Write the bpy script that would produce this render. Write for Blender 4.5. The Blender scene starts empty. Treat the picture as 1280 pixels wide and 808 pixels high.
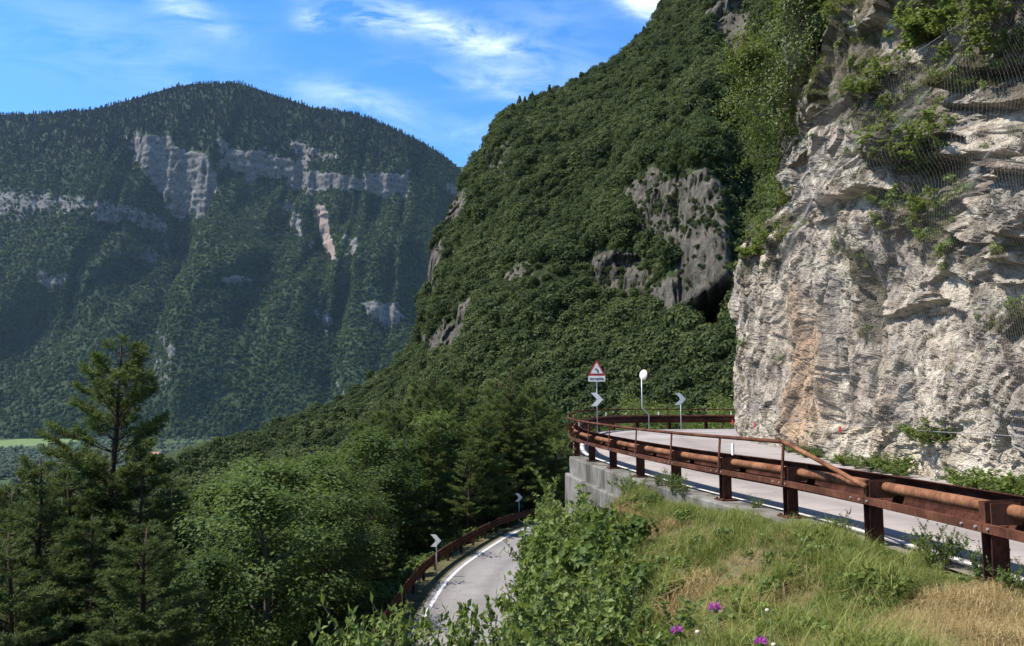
import bpy, math, random
import numpy as np
from mathutils import Vector, Matrix

# ------------------------------------------------------------------ camera, sky, sun
W, H = 1280.0, 808.0
FPX = 1035.0
PITCH = math.radians(6.0)
CAM = np.array([0.0, 0.0, 1.7])
scene = bpy.context.scene
col = scene.collection

cam_data = bpy.data.cameras.new('camera')
cam_data.sensor_width = 36.0
cam_data.lens = 36.0 * FPX / W
cam_data.clip_start = 0.05
cam_data.clip_end = 30000.0
cam = bpy.data.objects.new('camera', cam_data)
col.objects.link(cam)
cam.location = CAM
cam.rotation_euler = (math.radians(90) + PITCH, 0, 0)
scene.camera = cam

SUN_EL = math.radians(56)
SUN_AZ = math.radians(-95)          # measured from +Y towards +X: square to the left
SUNV = Vector((math.sin(SUN_AZ) * math.cos(SUN_EL), math.cos(SUN_AZ) * math.cos(SUN_EL), math.sin(SUN_EL)))
sd = bpy.data.lights.new('sun', 'SUN')
sd.energy = 4.6
sd.angle = math.radians(0.5)
sd.color = (1.0, 0.95, 0.87)
sun = bpy.data.objects.new('sun', sd)
col.objects.link(sun)
sun.rotation_euler = SUNV.to_track_quat('Z', 'Y').to_euler()

scene.view_settings.view_transform = 'Standard'
scene.view_settings.look = 'None'
scene.view_settings.exposure = 0.93
scene.view_settings.gamma = 1.0
scene.cycles.use_denoising = True
scene.cycles.use_adaptive_sampling = True
scene.cycles.adaptive_threshold = 0.02
scene.cycles.max_bounces = 5
scene.cycles.diffuse_bounces = 2
scene.cycles.glossy_bounces = 2
scene.cycles.transmission_bounces = 3
scene.cycles.transparent_max_bounces = 4
scene.cycles.volume_bounces = 0

world = bpy.data.worlds.new('World')
scene.world = world
world.use_nodes = True

def ray(px, py):
    a = (px - 640.0) / FPX
    b = (404.0 - py) / FPX
    return np.array([a, math.cos(PITCH) - b * math.sin(PITCH), math.sin(PITCH) + b * math.cos(PITCH)])

def at_z(px, py, z):
    d = ray(px, py)
    return CAM + d * ((z - CAM[2]) / d[2])

def at_y(px, py, y):
    d = ray(px, py)
    return CAM + d * (y / d[1])

def project(P):
    q = np.asarray(P) - CAM
    f = q[..., 1] * math.cos(PITCH) + q[..., 2] * math.sin(PITCH)
    u = -q[..., 1] * math.sin(PITCH) + q[..., 2] * math.cos(PITCH)
    f = np.where(f < 0.01, 0.01, f)
    return 640 + FPX * q[..., 0] / f, 404 - FPX * u / f

class NT:
    """small helper to write node trees"""
    def __init__(self, tree):
        self.t = tree
        self.n = tree.nodes
        self.l = tree.links
    def new(self, kind, **kw):
        nd = self.n.new(kind)
        for k, v in kw.items():
            setattr(nd, k, v)
        return nd
    def put(self, sock, v):
        if isinstance(v, bpy.types.NodeSocket):
            self.l.new(v, sock)
        elif v is not None:
            sock.default_value = v
    def math(self, op, a, b=None, c=None, clamp=False):
        nd = self.new('ShaderNodeMath', operation=op, use_clamp=clamp)
        self.put(nd.inputs[0], a)
        if b is not None: self.put(nd.inputs[1], b)
        if c is not None: self.put(nd.inputs[2], c)
        return nd.outputs[0]
    def vmath(self, op, a, b=None):
        nd = self.new('ShaderNodeVectorMath', operation=op)
        self.put(nd.inputs[0], a)
        if b is not None: self.put(nd.inputs[1], b)
        return nd.outputs[1] if op in ('LENGTH', 'DOT_PRODUCT') else nd.outputs[0]
    def mix(self, f, a, b, blend='MIX'):
        nd = self.new('ShaderNodeMix', data_type='RGBA', blend_type=blend)
        self.put(nd.inputs[0], f)
        self.put(nd.inputs[6], a if isinstance(a, bpy.types.NodeSocket) else (*a, 1) if len(a) == 3 else a)
        self.put(nd.inputs[7], b if isinstance(b, bpy.types.NodeSocket) else (*b, 1) if len(b) == 3 else b)
        return nd.outputs[2]
    def ramp(self, f, stops, interp='LINEAR'):
        nd = self.new('ShaderNodeValToRGB')
        cr = nd.color_ramp
        cr.interpolation = interp
        while len(cr.elements) < len(stops):
            cr.elements.new(0.5)
        for e, (p, c) in zip(cr.elements, stops):
            e.position = p
            e.color = (*c, 1) if not np.isscalar(c) else (c, c, c, 1)
        self.put(nd.inputs[0], f)
        return nd.outputs[0]
    def noise(self, vec, scale, detail=4, rough=0.55, dist=0.0, out=0):
        nd = self.new('ShaderNodeTexNoise')
        self.put(nd.inputs['Vector'], vec)
        nd.inputs['Scale'].default_value = scale
        nd.inputs['Detail'].default_value = detail
        nd.inputs['Roughness'].default_value = rough
        nd.inputs['Distortion'].default_value = dist
        return nd.outputs[out]
    def scalev(self, vec, s):
        nd = self.new('ShaderNodeMapping')
        self.put(nd.inputs['Vector'], vec)
        nd.inputs['Scale'].default_value = s
        return nd.outputs[0]

# sky: Nishita, with thin cirrus as part of the sky itself
nt = NT(world.node_tree)
for nd in list(nt.n): nt.n.remove(nd)
sky = nt.new('ShaderNodeTexSky', sky_type='NISHITA')
sky.sun_disc = False
sky.sun_elevation = SUN_EL
sky.sun_rotation = SUN_AZ
sky.altitude = 400
sky.air_density = 1.0
sky.dust_density = 0.35
sky.ozone_density = 2.2
hsv = nt.new('ShaderNodeHueSaturation')
hsv.inputs['Hue'].default_value = 0.505
hsv.inputs['Saturation'].default_value = 1.36
hsv.inputs['Value'].default_value = 0.97
nt.l.new(sky.outputs[0], hsv.inputs['Color'])
tc = nt.new('ShaderNodeTexCoord')
sep = nt.new('ShaderNodeSeparateXYZ')
nt.l.new(tc.outputs['Generated'], sep.inputs[0])
dy = nt.math('MAXIMUM', sep.outputs[1], 0.03)
pu = nt.math('DIVIDE', sep.outputs[0], dy)
pv = nt.math('DIVIDE', sep.outputs[2], dy)
# cirrus sheet: noise stretched along the wind, on a plane high overhead
dz = nt.math('MAXIMUM', sep.outputs[2], 0.03)
cmb = nt.new('ShaderNodeCombineXYZ')
nt.l.new(nt.math('DIVIDE', sep.outputs[0], dz), cmb.inputs[0])
nt.l.new(nt.math('DIVIDE', sep.outputs[1], dz), cmb.inputs[1])
cmb2 = nt.new('ShaderNodeCombineXYZ')
nt.l.new(pu, cmb2.inputs[0]); nt.l.new(pv, cmb2.inputs[1])
wisp_map = nt.new('ShaderNodeMapping')
wisp_map.inputs['Rotation'].default_value = (0, 0, math.radians(14))
wisp_map.inputs['Scale'].default_value = (1.0, 2.6, 1)
nt.l.new(cmb2.outputs[0], wisp_map.inputs['Vector'])
wn = nt.noise(wisp_map.outputs[0], 9.0, 7, 0.62, 0.5)
wisp = nt.ramp(wn, [(0.38, 0.0), (0.66, 1.0)])
clouds = [  # pixel centre, half width, half height, tilt (deg, down to the right), strength
    (475, 20, 80, 20, 10, 0.34), (595, 52, 52, 20, 14, 0.46), (535, 34, 110, 26, 12, 0.30), (560, 96, 90, 14, 14, 0.16),
    (640, 95, 70, 30, 8, 0.20), (826, 0, 62, 28, 24, 1.35), (225, 8, 70, 18, 28, 0.34), (390, 24, 22, 18, 0, 0.34),
    (450, 128, 90, 26, 14, 0.22), (150, 60, 200, 60, 8, 0.08), (600, 165, 70, 26, 10, 0.12), (690, 50, 90, 60, 0, 0.1)]
total = None
for (cx, cy, hw, hh, tilt, st) in clouds:
    d = ray(cx, cy); c0, c1 = d[0] / d[1], d[2] / d[1]
    t = math.radians(-tilt)
    du = nt.math('SUBTRACT', pu, c0); dv = nt.math('SUBTRACT', pv, c1)
    a = nt.math('ADD', nt.math('MULTIPLY', du, math.cos(t)), nt.math('MULTIPLY', dv, math.sin(t)))
    b = nt.math('SUBTRACT', nt.math('MULTIPLY', dv, math.cos(t)), nt.math('MULTIPLY', du, math.sin(t)))
    a = nt.math('MULTIPLY', a, FPX / hw); b = nt.math('MULTIPLY', b, FPX / hh)
    r2 = nt.math('ADD', nt.math('MULTIPLY', a, a), nt.math('MULTIPLY', b, b))
    m = nt.math('MULTIPLY', nt.math('POWER', 2.718, nt.math('MULTIPLY', r2, -1.2)), st)
    total = m if total is None else nt.math('ADD', total, m)
total = nt.math('MULTIPLY', total, nt.math('GREATER_THAN', sep.outputs[1], 0.05))
gen = nt.noise(nt.scalev(cmb.outputs[0], (0.8, 2.2, 1)), 0.9, 6, 0.6, 0.4)
gen = nt.math('MULTIPLY', nt.ramp(gen, [(0.55, 0.0), (0.85, 1.0)]), 0.10)
cl = nt.math('ADD', nt.math('MULTIPLY', wisp, total), gen, clamp=True)
cl = nt.math('MULTIPLY', cl, nt.math('GREATER_THAN', sep.outputs[2], 0.0))
skycol = nt.mix(cl, hsv.outputs[0], (8.6, 9.0, 9.8))
bg = nt.new('ShaderNodeBackground')
nt.l.new(skycol, bg.inputs['Color'])
bg.inputs['Strength'].default_value = 0.145
wo = nt.new('ShaderNodeOutputWorld')
nt.l.new(bg.outputs[0], wo.inputs['Surface'])

# ------------------------------------------------------------------ numeric helpers
rng = np.random.default_rng(7)
random.seed(7)

def smooth(a, b, x):
    t = np.clip((x - a) / (b - a), 0, 1)
    return t * t * (3 - 2 * t)

def _hash(ix, iy, iz, seed):
    h = (ix.astype(np.int64) * 374761393 + iy.astype(np.int64) * 668265263 + iz.astype(np.int64) * 2147483647 + seed * 974634777) & 0xFFFFFFFF
    h = ((h ^ (h >> 13)) * 1274126177) & 0xFFFFFFFF
    h = ((h ^ (h >> 16)) * 2246822519) & 0xFFFFFFFF
    return (h ^ (h >> 15)) & 0xFFFFFFFF

def vnoise(p, seed=0):
    p = np.asarray(p, float)
    i = np.floor(p).astype(np.int64)
    f = p - i
    f = f * f * f * (f * (f * 6 - 15) + 10)
    out = np.zeros(p.shape[:-1])
    for dx in (0, 1):
        for dy_ in (0, 1):
            for dz_ in (0, 1):
                v = _hash(i[..., 0] + dx, i[..., 1] + dy_, i[..., 2] + dz_, seed) / 4294967295.0
                w = (f[..., 0] if dx else 1 - f[..., 0]) * (f[..., 1] if dy_ else 1 - f[..., 1]) * (f[..., 2] if dz_ else 1 - f[..., 2])
                out += w * v
    return out * 2 - 1

def fbm(p, octaves=5, gain=0.5, lac=2.03, seed=0):
    p = np.asarray(p, float)
    a, s, out = 1.0, 1.0, 0
    for o in range(octaves):
        out = out + a * vnoise(p * s + 17.3 * o, seed + o)
        a *= gain; s *= lac
    return out

def facets(p, seed=0, tilt=1.0):
    """angular blocks: each Voronoi cell is a tilted plane with its own offset; returns height and edge distance"""
    p = np.asarray(p, float)
    i = np.floor(p).astype(np.int64)
    best = np.full(p.shape[:-1], 9.0); sec = np.full(p.shape[:-1], 9.0)
    val = np.zeros(p.shape[:-1])
    for dx in (-1, 0, 1):
        for dy_ in (-1, 0, 1):
            for dz_ in (-1, 0, 1):
                c = i + np.array([dx, dy_, dz_])
                h = [_hash(c[..., 0], c[..., 1], c[..., 2], seed + k) / 4294967295.0 for k in range(6)]
                q = p - (c + np.stack(h[:3], -1))
                d = np.sqrt((q * q).sum(-1))
                v = (h[3] - 0.5) + tilt * (q[..., 0] * (h[4] - .5) + q[..., 1] * (h[5] - .5) * 1.0 + q[..., 2] * (h[3] - .7))
                m = d < best
                sec = np.where(m, best, np.minimum(sec, d))
                val = np.where(m, v, val)
                best = np.where(m, d, best)
    return val, sec - best

def catmull(pts, n):
    P = np.asarray(pts, float)
    P = np.vstack([2 * P[0] - P[1], P, 2 * P[-1] - P[-2]])
    out = []
    for k in range(1, len(P) - 2):
        t = np.linspace(0, 1, n, endpoint=False)[:, None]
        p0, p1, p2, p3 = P[k - 1], P[k], P[k + 1], P[k + 2]
        out.append(0.5 * (2 * p1 + (p2 - p0) * t + (2 * p0 - 5 * p1 + 4 * p2 - p3) * t ** 2 + (3 * p1 - p0 - 3 * p2 + p3) * t ** 3))
    return np.vstack(out + [P[-2][None]])

def arclen(C):
    return np.concatenate([[0], np.cumsum(np.linalg.norm(np.diff(C, axis=0), axis=1))])

def resample(C, n):
    s = arclen(C)
    t = np.linspace(0, s[-1], n)
    return np.stack([np.interp(t, s, C[:, k]) for k in range(C.shape[1])], -1)

def offset2(C, d):
    """offset a plan curve to its left by d"""
    T = np.gradient(C[:, :2], axis=0)
    T /= np.linalg.norm(T, axis=1)[:, None] + 1e-9
    N = np.stack([-T[:, 1], T[:, 0]], -1)
    out = C.copy(); out[:, :2] = C[:, :2] + N * (d[:, None] if np.ndim(d) else d)
    return out

def sdist(x, y, C):
    """signed distance to a plan polyline, positive on its left"""
    x = np.asarray(x, float); y = np.asarray(y, float)
    best = np.full(x.shape, 1e9); sg = np.ones(x.shape)
    for a, b in zip(C[:-1, :2], C[1:, :2]):
        ab = b - a
        L = ab @ ab
        if L < 1e-12: continue
        t = np.clip(((x - a[0]) * ab[0] + (y - a[1]) * ab[1]) / L, 0, 1)
        dx = x - a[0] - t * ab[0]; dy_ = y - a[1] - t * ab[1]
        d = np.hypot(dx, dy_)
        m = d < best - 1e-6
        best = np.where(m, d, best)
        sg = np.where(m, np.sign(ab[0] * (y - a[1]) - ab[1] * (x - a[0]) + 1e-12), sg)
    return best * sg

# ------------------------------------------------------------------ object helpers
def link_mesh(name, me, parent=None, mats=()):
    o = bpy.data.objects.new(name, me)
    col.objects.link(o)
    if parent is not None: o.parent = parent
    for m in mats: me.materials.append(m)
    return o

def np_mesh(name, V, F, attrs=None, smooth_=False, mat_idx=None):
    """V (n,3); F: list of integer arrays (m,3) or (m,4)"""
    me = bpy.data.meshes.new(name)
    V = np.asarray(V, np.float32)
    F = [np.asarray(f, np.int32) for f in (F if isinstance(F, list) else [F]) if len(f)]
    me.vertices.add(len(V)); me.vertices.foreach_set('co', V.ravel())
    loops = np.concatenate([f.ravel() for f in F])
    tot = np.concatenate([np.full(len(f), f.shape[1], np.int32) for f in F])
    me.loops.add(len(loops)); me.loops.foreach_set('vertex_index', loops)
    me.polygons.add(len(tot))
    start = np.concatenate([[0], np.cumsum(tot)[:-1]]).astype(np.int32)
    me.polygons.foreach_set('loop_start', start)
    me.polygons.foreach_set('use_smooth', np.full(len(tot), smooth_, bool))
    if mat_idx is not None: me.polygons.foreach_set('material_index', np.asarray(mat_idx, np.int32))
    for k, v in (attrs or {}).items():
        v = np.asarray(v, np.float32)
        if v.ndim == 2:
            a = me.attributes.new(k, 'FLOAT_VECTOR', 'POINT'); a.data.foreach_set('vector', v.ravel())
        else:
            a = me.attributes.new(k, 'FLOAT', 'POINT'); a.data.foreach_set('value', v)
    me.update(calc_edges=True)
    return me

def grid_faces(nu, nv, flip=False):
    i = np.arange(nu * nv).reshape(nu, nv)
    f = np.stack([i[:-1, :-1], i[1:, :-1], i[1:, 1:], i[:-1, 1:]], -1).reshape(-1, 4)
    return f[:, ::-1] if flip else f

class MB:
    def __init__(self): self.V = []; self.Q = []; self.T = []; self.n = 0
    def add(self, V, Q=None, T=None):
        V = np.asarray(V, float)
        if Q is not None and len(Q): self.Q.append(np.asarray(Q) + self.n)
        if T is not None and len(T): self.T.append(np.asarray(T) + self.n)
        self.V.append(V); self.n += len(V)
    def box(self, c, size, R=None):
        s = np.array([[x, y, z] for x in (-.5, .5) for y in (-.5, .5) for z in (-.5, .5)]) * np.asarray(size)
        if R is not None: s = s @ np.asarray(R).T
        self.add(s + np.asarray(c), [[0, 1, 3, 2], [4, 6, 7, 5], [0, 4, 5, 1], [2, 3, 7, 6], [0, 2, 6, 4], [1, 5, 7, 3]])
        return self
    def tube(self, path, rad, sides=6, cap=True):
        P = np.asarray(path, float); n = len(P)
        rad = np.broadcast_to(np.asarray(rad, float), (n,))
        T = np.gradient(P, axis=0); T /= np.linalg.norm(T, axis=1)[:, None] + 1e-9
        up = np.where(np.abs(T[:, 2:3]) > 0.9, np.array([[1.0, 0, 0]]), np.array([[0, 0, 1.0]]))
        A = np.cross(T, up); A /= np.linalg.norm(A, axis=1)[:, None] + 1e-9
        B = np.cross(A, T)
        an = np.linspace(0, 2 * math.pi, sides, endpoint=False)
        V = P[:, None] + rad[:, None, None] * (A[:, None] * np.cos(an)[None, :, None] + B[:, None] * np.sin(an)[None, :, None])
        idx = np.arange(n * sides).reshape(n, sides)
        nx = np.roll(idx, -1, axis=1)
        Q = np.stack([idx[:-1], nx[:-1], nx[1:], idx[1:]], -1).reshape(-1, 4)
        V = V.reshape(-1, 3)
        T_ = []
        if cap:
            V = np.vstack([V, P[0], P[-1]])
            for k in range(sides):
                T_.append([idx[0, (k + 1) % sides], idx[0, k], n * sides])
                T_.append([idx[-1, k], idx[-1, (k + 1) % sides], n * sides + 1])
        self.add(V, Q, T_)
        return self
    def sweep(self, C3, prof, closed=True, caps=True):
        """profile [(left offset, up)] carried along a plan curve with heights"""
        C3 = np.asarray(C3, float); n = len(C3)
        T = np.gradient(C3[:, :2], axis=0); T /= np.linalg.norm(T, axis=1)[:, None] + 1e-9
        N = np.stack([-T[:, 1], T[:, 0]], -1)
        pr = np.asarray(prof, float); m = len(pr)
        V = np.zeros((n, m, 3))
        V[:, :, :2] = C3[:, None, :2] + N[:, None] * pr[None, :, 0:1]
        V[:, :, 2] = C3[:, None, 2] + pr[None, :, 1]
        idx = np.arange(n * m).reshape(n, m)
        if closed: nx = np.roll(idx, -1, axis=1); a = idx
        else: nx = idx[:, 1:]; a = idx[:, :-1]
        Q = np.stack([a[:-1], a[1:], nx[1:], nx[:-1]], -1).reshape(-1, 4)
        T_ = []
        if closed and caps:
            for k in range(1, m - 1):
                T_.append([idx[0, 0], idx[0, k], idx[0, k + 1]]); T_.append([idx[-1, 0], idx[-1, k + 1], idx[-1, k]])
        self.add(V.reshape(-1, 3), Q, T_)
        return self
    def mesh(self, name, smooth_=False, attrs=None):
        F = []
        if self.Q: F.append(np.vstack(self.Q))
        if self.T: F.append(np.vstack(self.T))
        return np_mesh(name, np.vstack(self.V), F, attrs, smooth_)
    def build(self, name, m, parent=None, smooth_=False, attrs=None):
        return link_mesh(name, self.mesh(name, smooth_, attrs), parent, [m])

def empty(name, loc=(0, 0, 0)):
    o = bpy.data.objects.new(name, None)
    o.empty_display_size = 0.1
    col.objects.link(o)
    o.location = [float(v) for v in loc]
    return o

def tag(o, label=None, cat=None, group=None, kind=None):
    if label: o['label'] = label
    if cat: o['category'] = cat
    if group: o['group'] = group
    if kind: o['kind'] = kind
    return o

# ------------------------------------------------------------------ materials
def material(name):
    m = bpy.data.materials.new(name)
    m.use_nodes = True
    t = NT(m.node_tree)
    for nd in list(t.n): t.n.remove(nd)
    out = t.new('ShaderNodeOutputMaterial')
    return m, t, out

def principled(t, out, colour, rough=0.8, spec=0.3, metal=0.0, bump=None, bstr=0.3, bdist=0.02):
    b = t.new('ShaderNodeBsdfPrincipled')
    t.put(b.inputs['Base Color'], colour if isinstance(colour, bpy.types.NodeSocket) else (*colour, 1))
    t.put(b.inputs['Roughness'], rough)
    b.inputs['Specular IOR Level'].default_value = spec
    b.inputs['Metallic'].default_value = metal
    if bump is not None:
        bn = t.new('ShaderNodeBump')
        bn.inputs['Strength'].default_value = bstr
        bn.inputs['Distance'].default_value = bdist
        t.l.new(bump, bn.inputs['Height'])
        t.l.new(bn.outputs[0], b.inputs['Normal'])
    t.l.new(b.outputs[0], out.inputs['Surface'])
    return b

def coords(t, kind='Object'):
    return t.new('ShaderNodeTexCoord').outputs[kind]

def attr(t, name):
    nd = t.new('ShaderNodeAttribute', attribute_name=name)
    return nd.outputs['Fac']

def foliage(name, dark, mid, light, trans=0.3, rough=0.55, spec=0.25, objvar=0.5, back=None, patch=None):
    m, t, out = material(name)
    oi = t.new('ShaderNodeObjectInfo')
    r = t.math('ADD', t.math('MULTIPLY', attr(t, 'rnd'), 1 - objvar), t.math('MULTIPLY', oi.outputs['Random'], objvar))
    if patch:      # species and age change from one part of the wood to the next
        g = t.new('ShaderNodeNewGeometry').outputs['Position']
        r = t.math('ADD', r, t.math('MULTIPLY', t.math('SUBTRACT', t.noise(g, patch, 5, .6), .5), 1.5))
    c = t.ramp(r, [(0.05, dark), (0.5, mid), (0.95, light)])
    b = t.new('ShaderNodeBsdfPrincipled')
    t.l.new(c, b.inputs['Base Color'])
    b.inputs['Roughness'].default_value = rough
    b.inputs['Specular IOR Level'].default_value = spec
    tr = t.new('ShaderNodeBsdfTranslucent')
    t.l.new(t.mix(0.5, c, back or (light[0] * 1.25, light[1] * 1.25, light[2] * 0.7)), tr.inputs['Color'])
    ms = t.new('ShaderNodeMixShader'); ms.inputs[0].default_value = trans
    t.l.new(b.outputs[0], ms.inputs[1]); t.l.new(tr.outputs[0], ms.inputs[2])
    t.l.new(ms.outputs[0], out.inputs['Surface'])
    return m

M = {}
M['leaf_near'] = foliage('shrub_leaf', (.05, .085, .02), (.12, .17, .036), (.22, .265, .07), .42, .5, .25, .3)
M['leaf_tree'] = foliage('tree_leaf', (.03, .056, .014), (.072, .112, .026), (.15, .195, .05), .38, .6, .15, .5)
M['leaf_lime'] = foliage('lime_leaf', (.05, .08, .014), (.095, .13, .022), (.16, .19, .034), .38, .5, .35, .35)
M['leaf_hill'] = foliage('hill_leaf', (.026, .043, .018), (.054, .076, .027), (.105, .125, .045), .3, .75, .1, .6, None, .03)  # the hill wood's own duller green, varied in patches
M['leaf_far'] = foliage('mountain_leaf', (.024, .044, .018), (.056, .09, .034), (.115, .15, .055), .25, .8, .1, .6, None, .006)
M['conifer_far'] = foliage('mountain_conifer', (.012, .024, .013), (.022, .038, .019), (.038, .058, .028), .05, .8, .1, .6)
M['willow'] = foliage('valley_leaf', (.06, .085, .055), (.11, .14, .09), (.19, .22, .15), .1, .7, .2, .8)
M['needle'] = foliage('pine_needle', (.034, .056, .019), (.07, .10, .031), (.14, .17, .052), .3, .65, .15, .3)
M['needle_light'] = foliage('larch_needle', (.045, .07, .02), (.09, .125, .034), (.17, .205, .06), .35, .65, .15, .3)
M['grass'] = foliage('grass_blade', (.085, .125, .02), (.16, .195, .038), (.33, .31, .10), .42, .55, .3, .5, (.22, .24, .05))
M['straw'] = foliage('straw_blade', (.20, .14, .055), (.36, .265, .115), (.52, .41, .20), .3, .6, .25, .4, (.5, .36, .14))

def bark(name, a, b):
    m, t, out = material(name)
    o = coords(t)
    n = t.noise(t.scalev(o, (6, 6, 1.2)), 3.0, 5, .65)
    principled(t, out, t.ramp(n, [(.3, a), (.7, b)]), .9, .1, bump=n, bstr=.6, bdist=.03)
    return m
M['bark_dark'] = bark('pine_bark', (.03, .02, .015), (.085, .055, .038))
M['bark_grey'] = bark('grey_bark', (.06, .052, .042), (.17, .15, .12))

# rusty weathering steel
def rust(name, a, b, c, rough=.75):
    m, t, out = material(name)
    g = t.new('ShaderNodeNewGeometry').outputs['Position']
    n = t.noise(g, 2.3, 6, .65)
    n2 = t.noise(t.scalev(g, (14, 14, 5)), 2.0, 4, .6)
    cc = t.ramp(t.math('ADD', t.math('MULTIPLY', n, .65), t.math('MULTIPLY', n2, .35)), [(.39, a), (.5, b), (.60, c)])
    principled(t, out, cc, .92, .06, bump=n2, bstr=.3, bdist=.004)
    return m
M['rust'] = rust('rusted_steel', (.045, .019, .012), (.085, .034, .021), (.13, .055, .032))
M['rust_tube'] = rust('rusted_tube_steel', (.09, .038, .022), (.175, .077, .041), (.26, .122, .065), .65)
M['rust_dark'] = rust('dark_rusted_steel', (.025, .011, .009), (.048, .019, .014), (.085, .033, .021))

def plain(name, c, rough=.6, spec=.4, metal=0.0, var=.12, scale=3.0):
    m, t, out = material(name)
    g = t.new('ShaderNodeNewGeometry').outputs['Position']
    n = t.noise(g, scale, 5, .6)
    lo = tuple(v * (1 - var) for v in c); hi = tuple(min(1, v * (1 + var)) for v in c)
    principled(t, out, t.ramp(n, [(.3, lo), (.7, hi)]), rough, spec, metal)
    return m
M['galv'] = plain('galvanised_steel', (.42, .43, .43), .5, .5, .35)
M['white'] = plain('white_sign_face', (.80, .775, .72), .5, .4)
M['red'] = plain('red_sign_border', (.50, .035, .04), .45, .4)
M['black'] = plain('black_sign_face', (.010, .010, .011), .8, .1)
M['mirror_back'] = plain('white_mirror_shell', (.72, .70, .66), .5, .4)
M['mirror'] = plain('mirror_glass', (.8, .82, .84), .05, .5, 1.0, .02)
M['orange'] = plain('orange_rim', (.6, .13, .03), .5, .4)
M['bolt'] = plain('zinc_bolt', (.55, .52, .5), .4, .5, .6)
M['net_wire'] = plain('net_wire', (.24, .23, .22), .6, .3, .3)
M['red_plate'] = plain('red_reflector', (.34, .022, .03), .4, .4)

# road surfaces
def road_mat(name, a, b, dark):
    m, t, out = material(name)
    g = t.new('ShaderNodeNewGeometry').outputs['Position']
    grain = t.noise(g, 55, 3, .7)
    mid = t.noise(g, 1.1, 6, .6)
    big = t.noise(g, .22, 3, .5)
    c = t.ramp(grain, [(.3, a), (.72, b)])
    c = t.mix(t.ramp(mid, [(.42, 0.0), (.75, .55)]), c, dark)
    c = t.mix(t.ramp(big, [(.4, 0.0), (.7, .35)]), c, tuple(v * 1.25 for v in b))
    ac = t.math('ADD', attr(t, 'across'), t.math('MULTIPLY', t.math('SUBTRACT', mid, .5), .10))
    tyre = t.ramp(ac, [(.16, 0.0), (.26, .5), (.36, .05), (.50, .0), (.60, .45), (.70, .05), (.90, .1), (.97, .8)])
    c = t.mix(tyre, c, tuple(v_ * .78 for v_ in dark))
    c = t.mix(t.ramp(ac, [(.02, .75), (.12, 0.0)]), c, (.13, .11, .085))
    pt = t.new('ShaderNodeTexVoronoi', feature='F1', distance='CHEBYCHEV'); pt.inputs['Scale'].default_value = .22
    t.l.new(g, pt.inputs['Vector'])
    c = t.mix(t.math('MULTIPLY', t.math('LESS_THAN', pt.outputs['Distance'], .2), .35), c, dark)
    v = t.new('ShaderNodeTexVoronoi', feature='DISTANCE_TO_EDGE')
    t.l.new(t.vmath('ADD', g, t.noise(g, .9, 4, .6, out=1)), v.inputs['Vector'])
    v.inputs['Scale'].default_value = .38
    crack = t.math('LESS_THAN', v.outputs['Distance'], .0035)
    c = t.mix(t.math('MULTIPLY', crack, .55), c, tuple(v_ * .3 for v_ in a))
    principled(t, out, c, .9, .15, bump=grain, bstr=.25, bdist=.006)
    return m
M['road'] = road_mat('pale_asphalt', (.22, .19, .172), (.36, .318, .288), (.185, .16, .143))
M['road_low'] = road_mat('grey_asphalt', (.17, .155, .145), (.27, .25, .235), (.14, .13, .12))

def paint_mat():
    m, t, out = material('worn_white_road_paint')
    g = t.new('ShaderNodeNewGeometry').outputs['Position']
    n = t.noise(g, 9, 6, .7)
    principled(t, out, t.mix(t.ramp(n, [(.45, 0.0), (.62, .85)]), (.66, .64, .60), (.30, .27, .25)), .7, .3)
    return m
M['paint'] = paint_mat()

def concrete_mat():
    m, t, out = material('stained_concrete')
    g = t.new('ShaderNodeNewGeometry').outputs['Position']
    n = t.noise(g, 2.0, 6, .65)
    st = t.noise(t.scalev(g, (.9, .9, .5)), 1.6, 6, .65)
    gr = t.noise(g, 60, 3, .6)
    c = t.ramp(n, [(.3, (.12, .11, .093)), (.7, (.225, .21, .182))])
    c = t.mix(t.ramp(st, [(.45, 0.0), (.60, .85)]), c, (.055, .048, .038))
    c = t.mix(t.ramp(t.noise(g, 5, 4, .6), [(.6, 0.0), (.75, .5)]), c, (.11, .10, .065))
    principled(t, out, c, .93, .15, bump=t.math('ADD', gr, n), bstr=.4, bdist=.012)
    return m
M['concrete'] = concrete_mat()

def soil_mat(name, a, b, c):
    m, t, out = material(name)
    g = t.new('ShaderNodeNewGeometry').outputs['Position']
    n = t.noise(g, .7, 6, .65); n2 = t.noise(g, 9, 4, .65)
    cc = t.ramp(t.math('ADD', t.math('MULTIPLY', n, .6), t.math('MULTIPLY', n2, .4)), [(.35, a), (.5, b), (.65, c)])
    principled(t, out, cc, .95, .1, bump=n2, bstr=.7, bdist=.05)
    return m
M['soil'] = soil_mat('earth_and_litter', (.045, .042, .02), (.085, .078, .036), (.14, .12, .06))
M['under'] = soil_mat('forest_floor', (.018, .022, .010), (.03, .038, .016), (.05, .056, .026))

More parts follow.
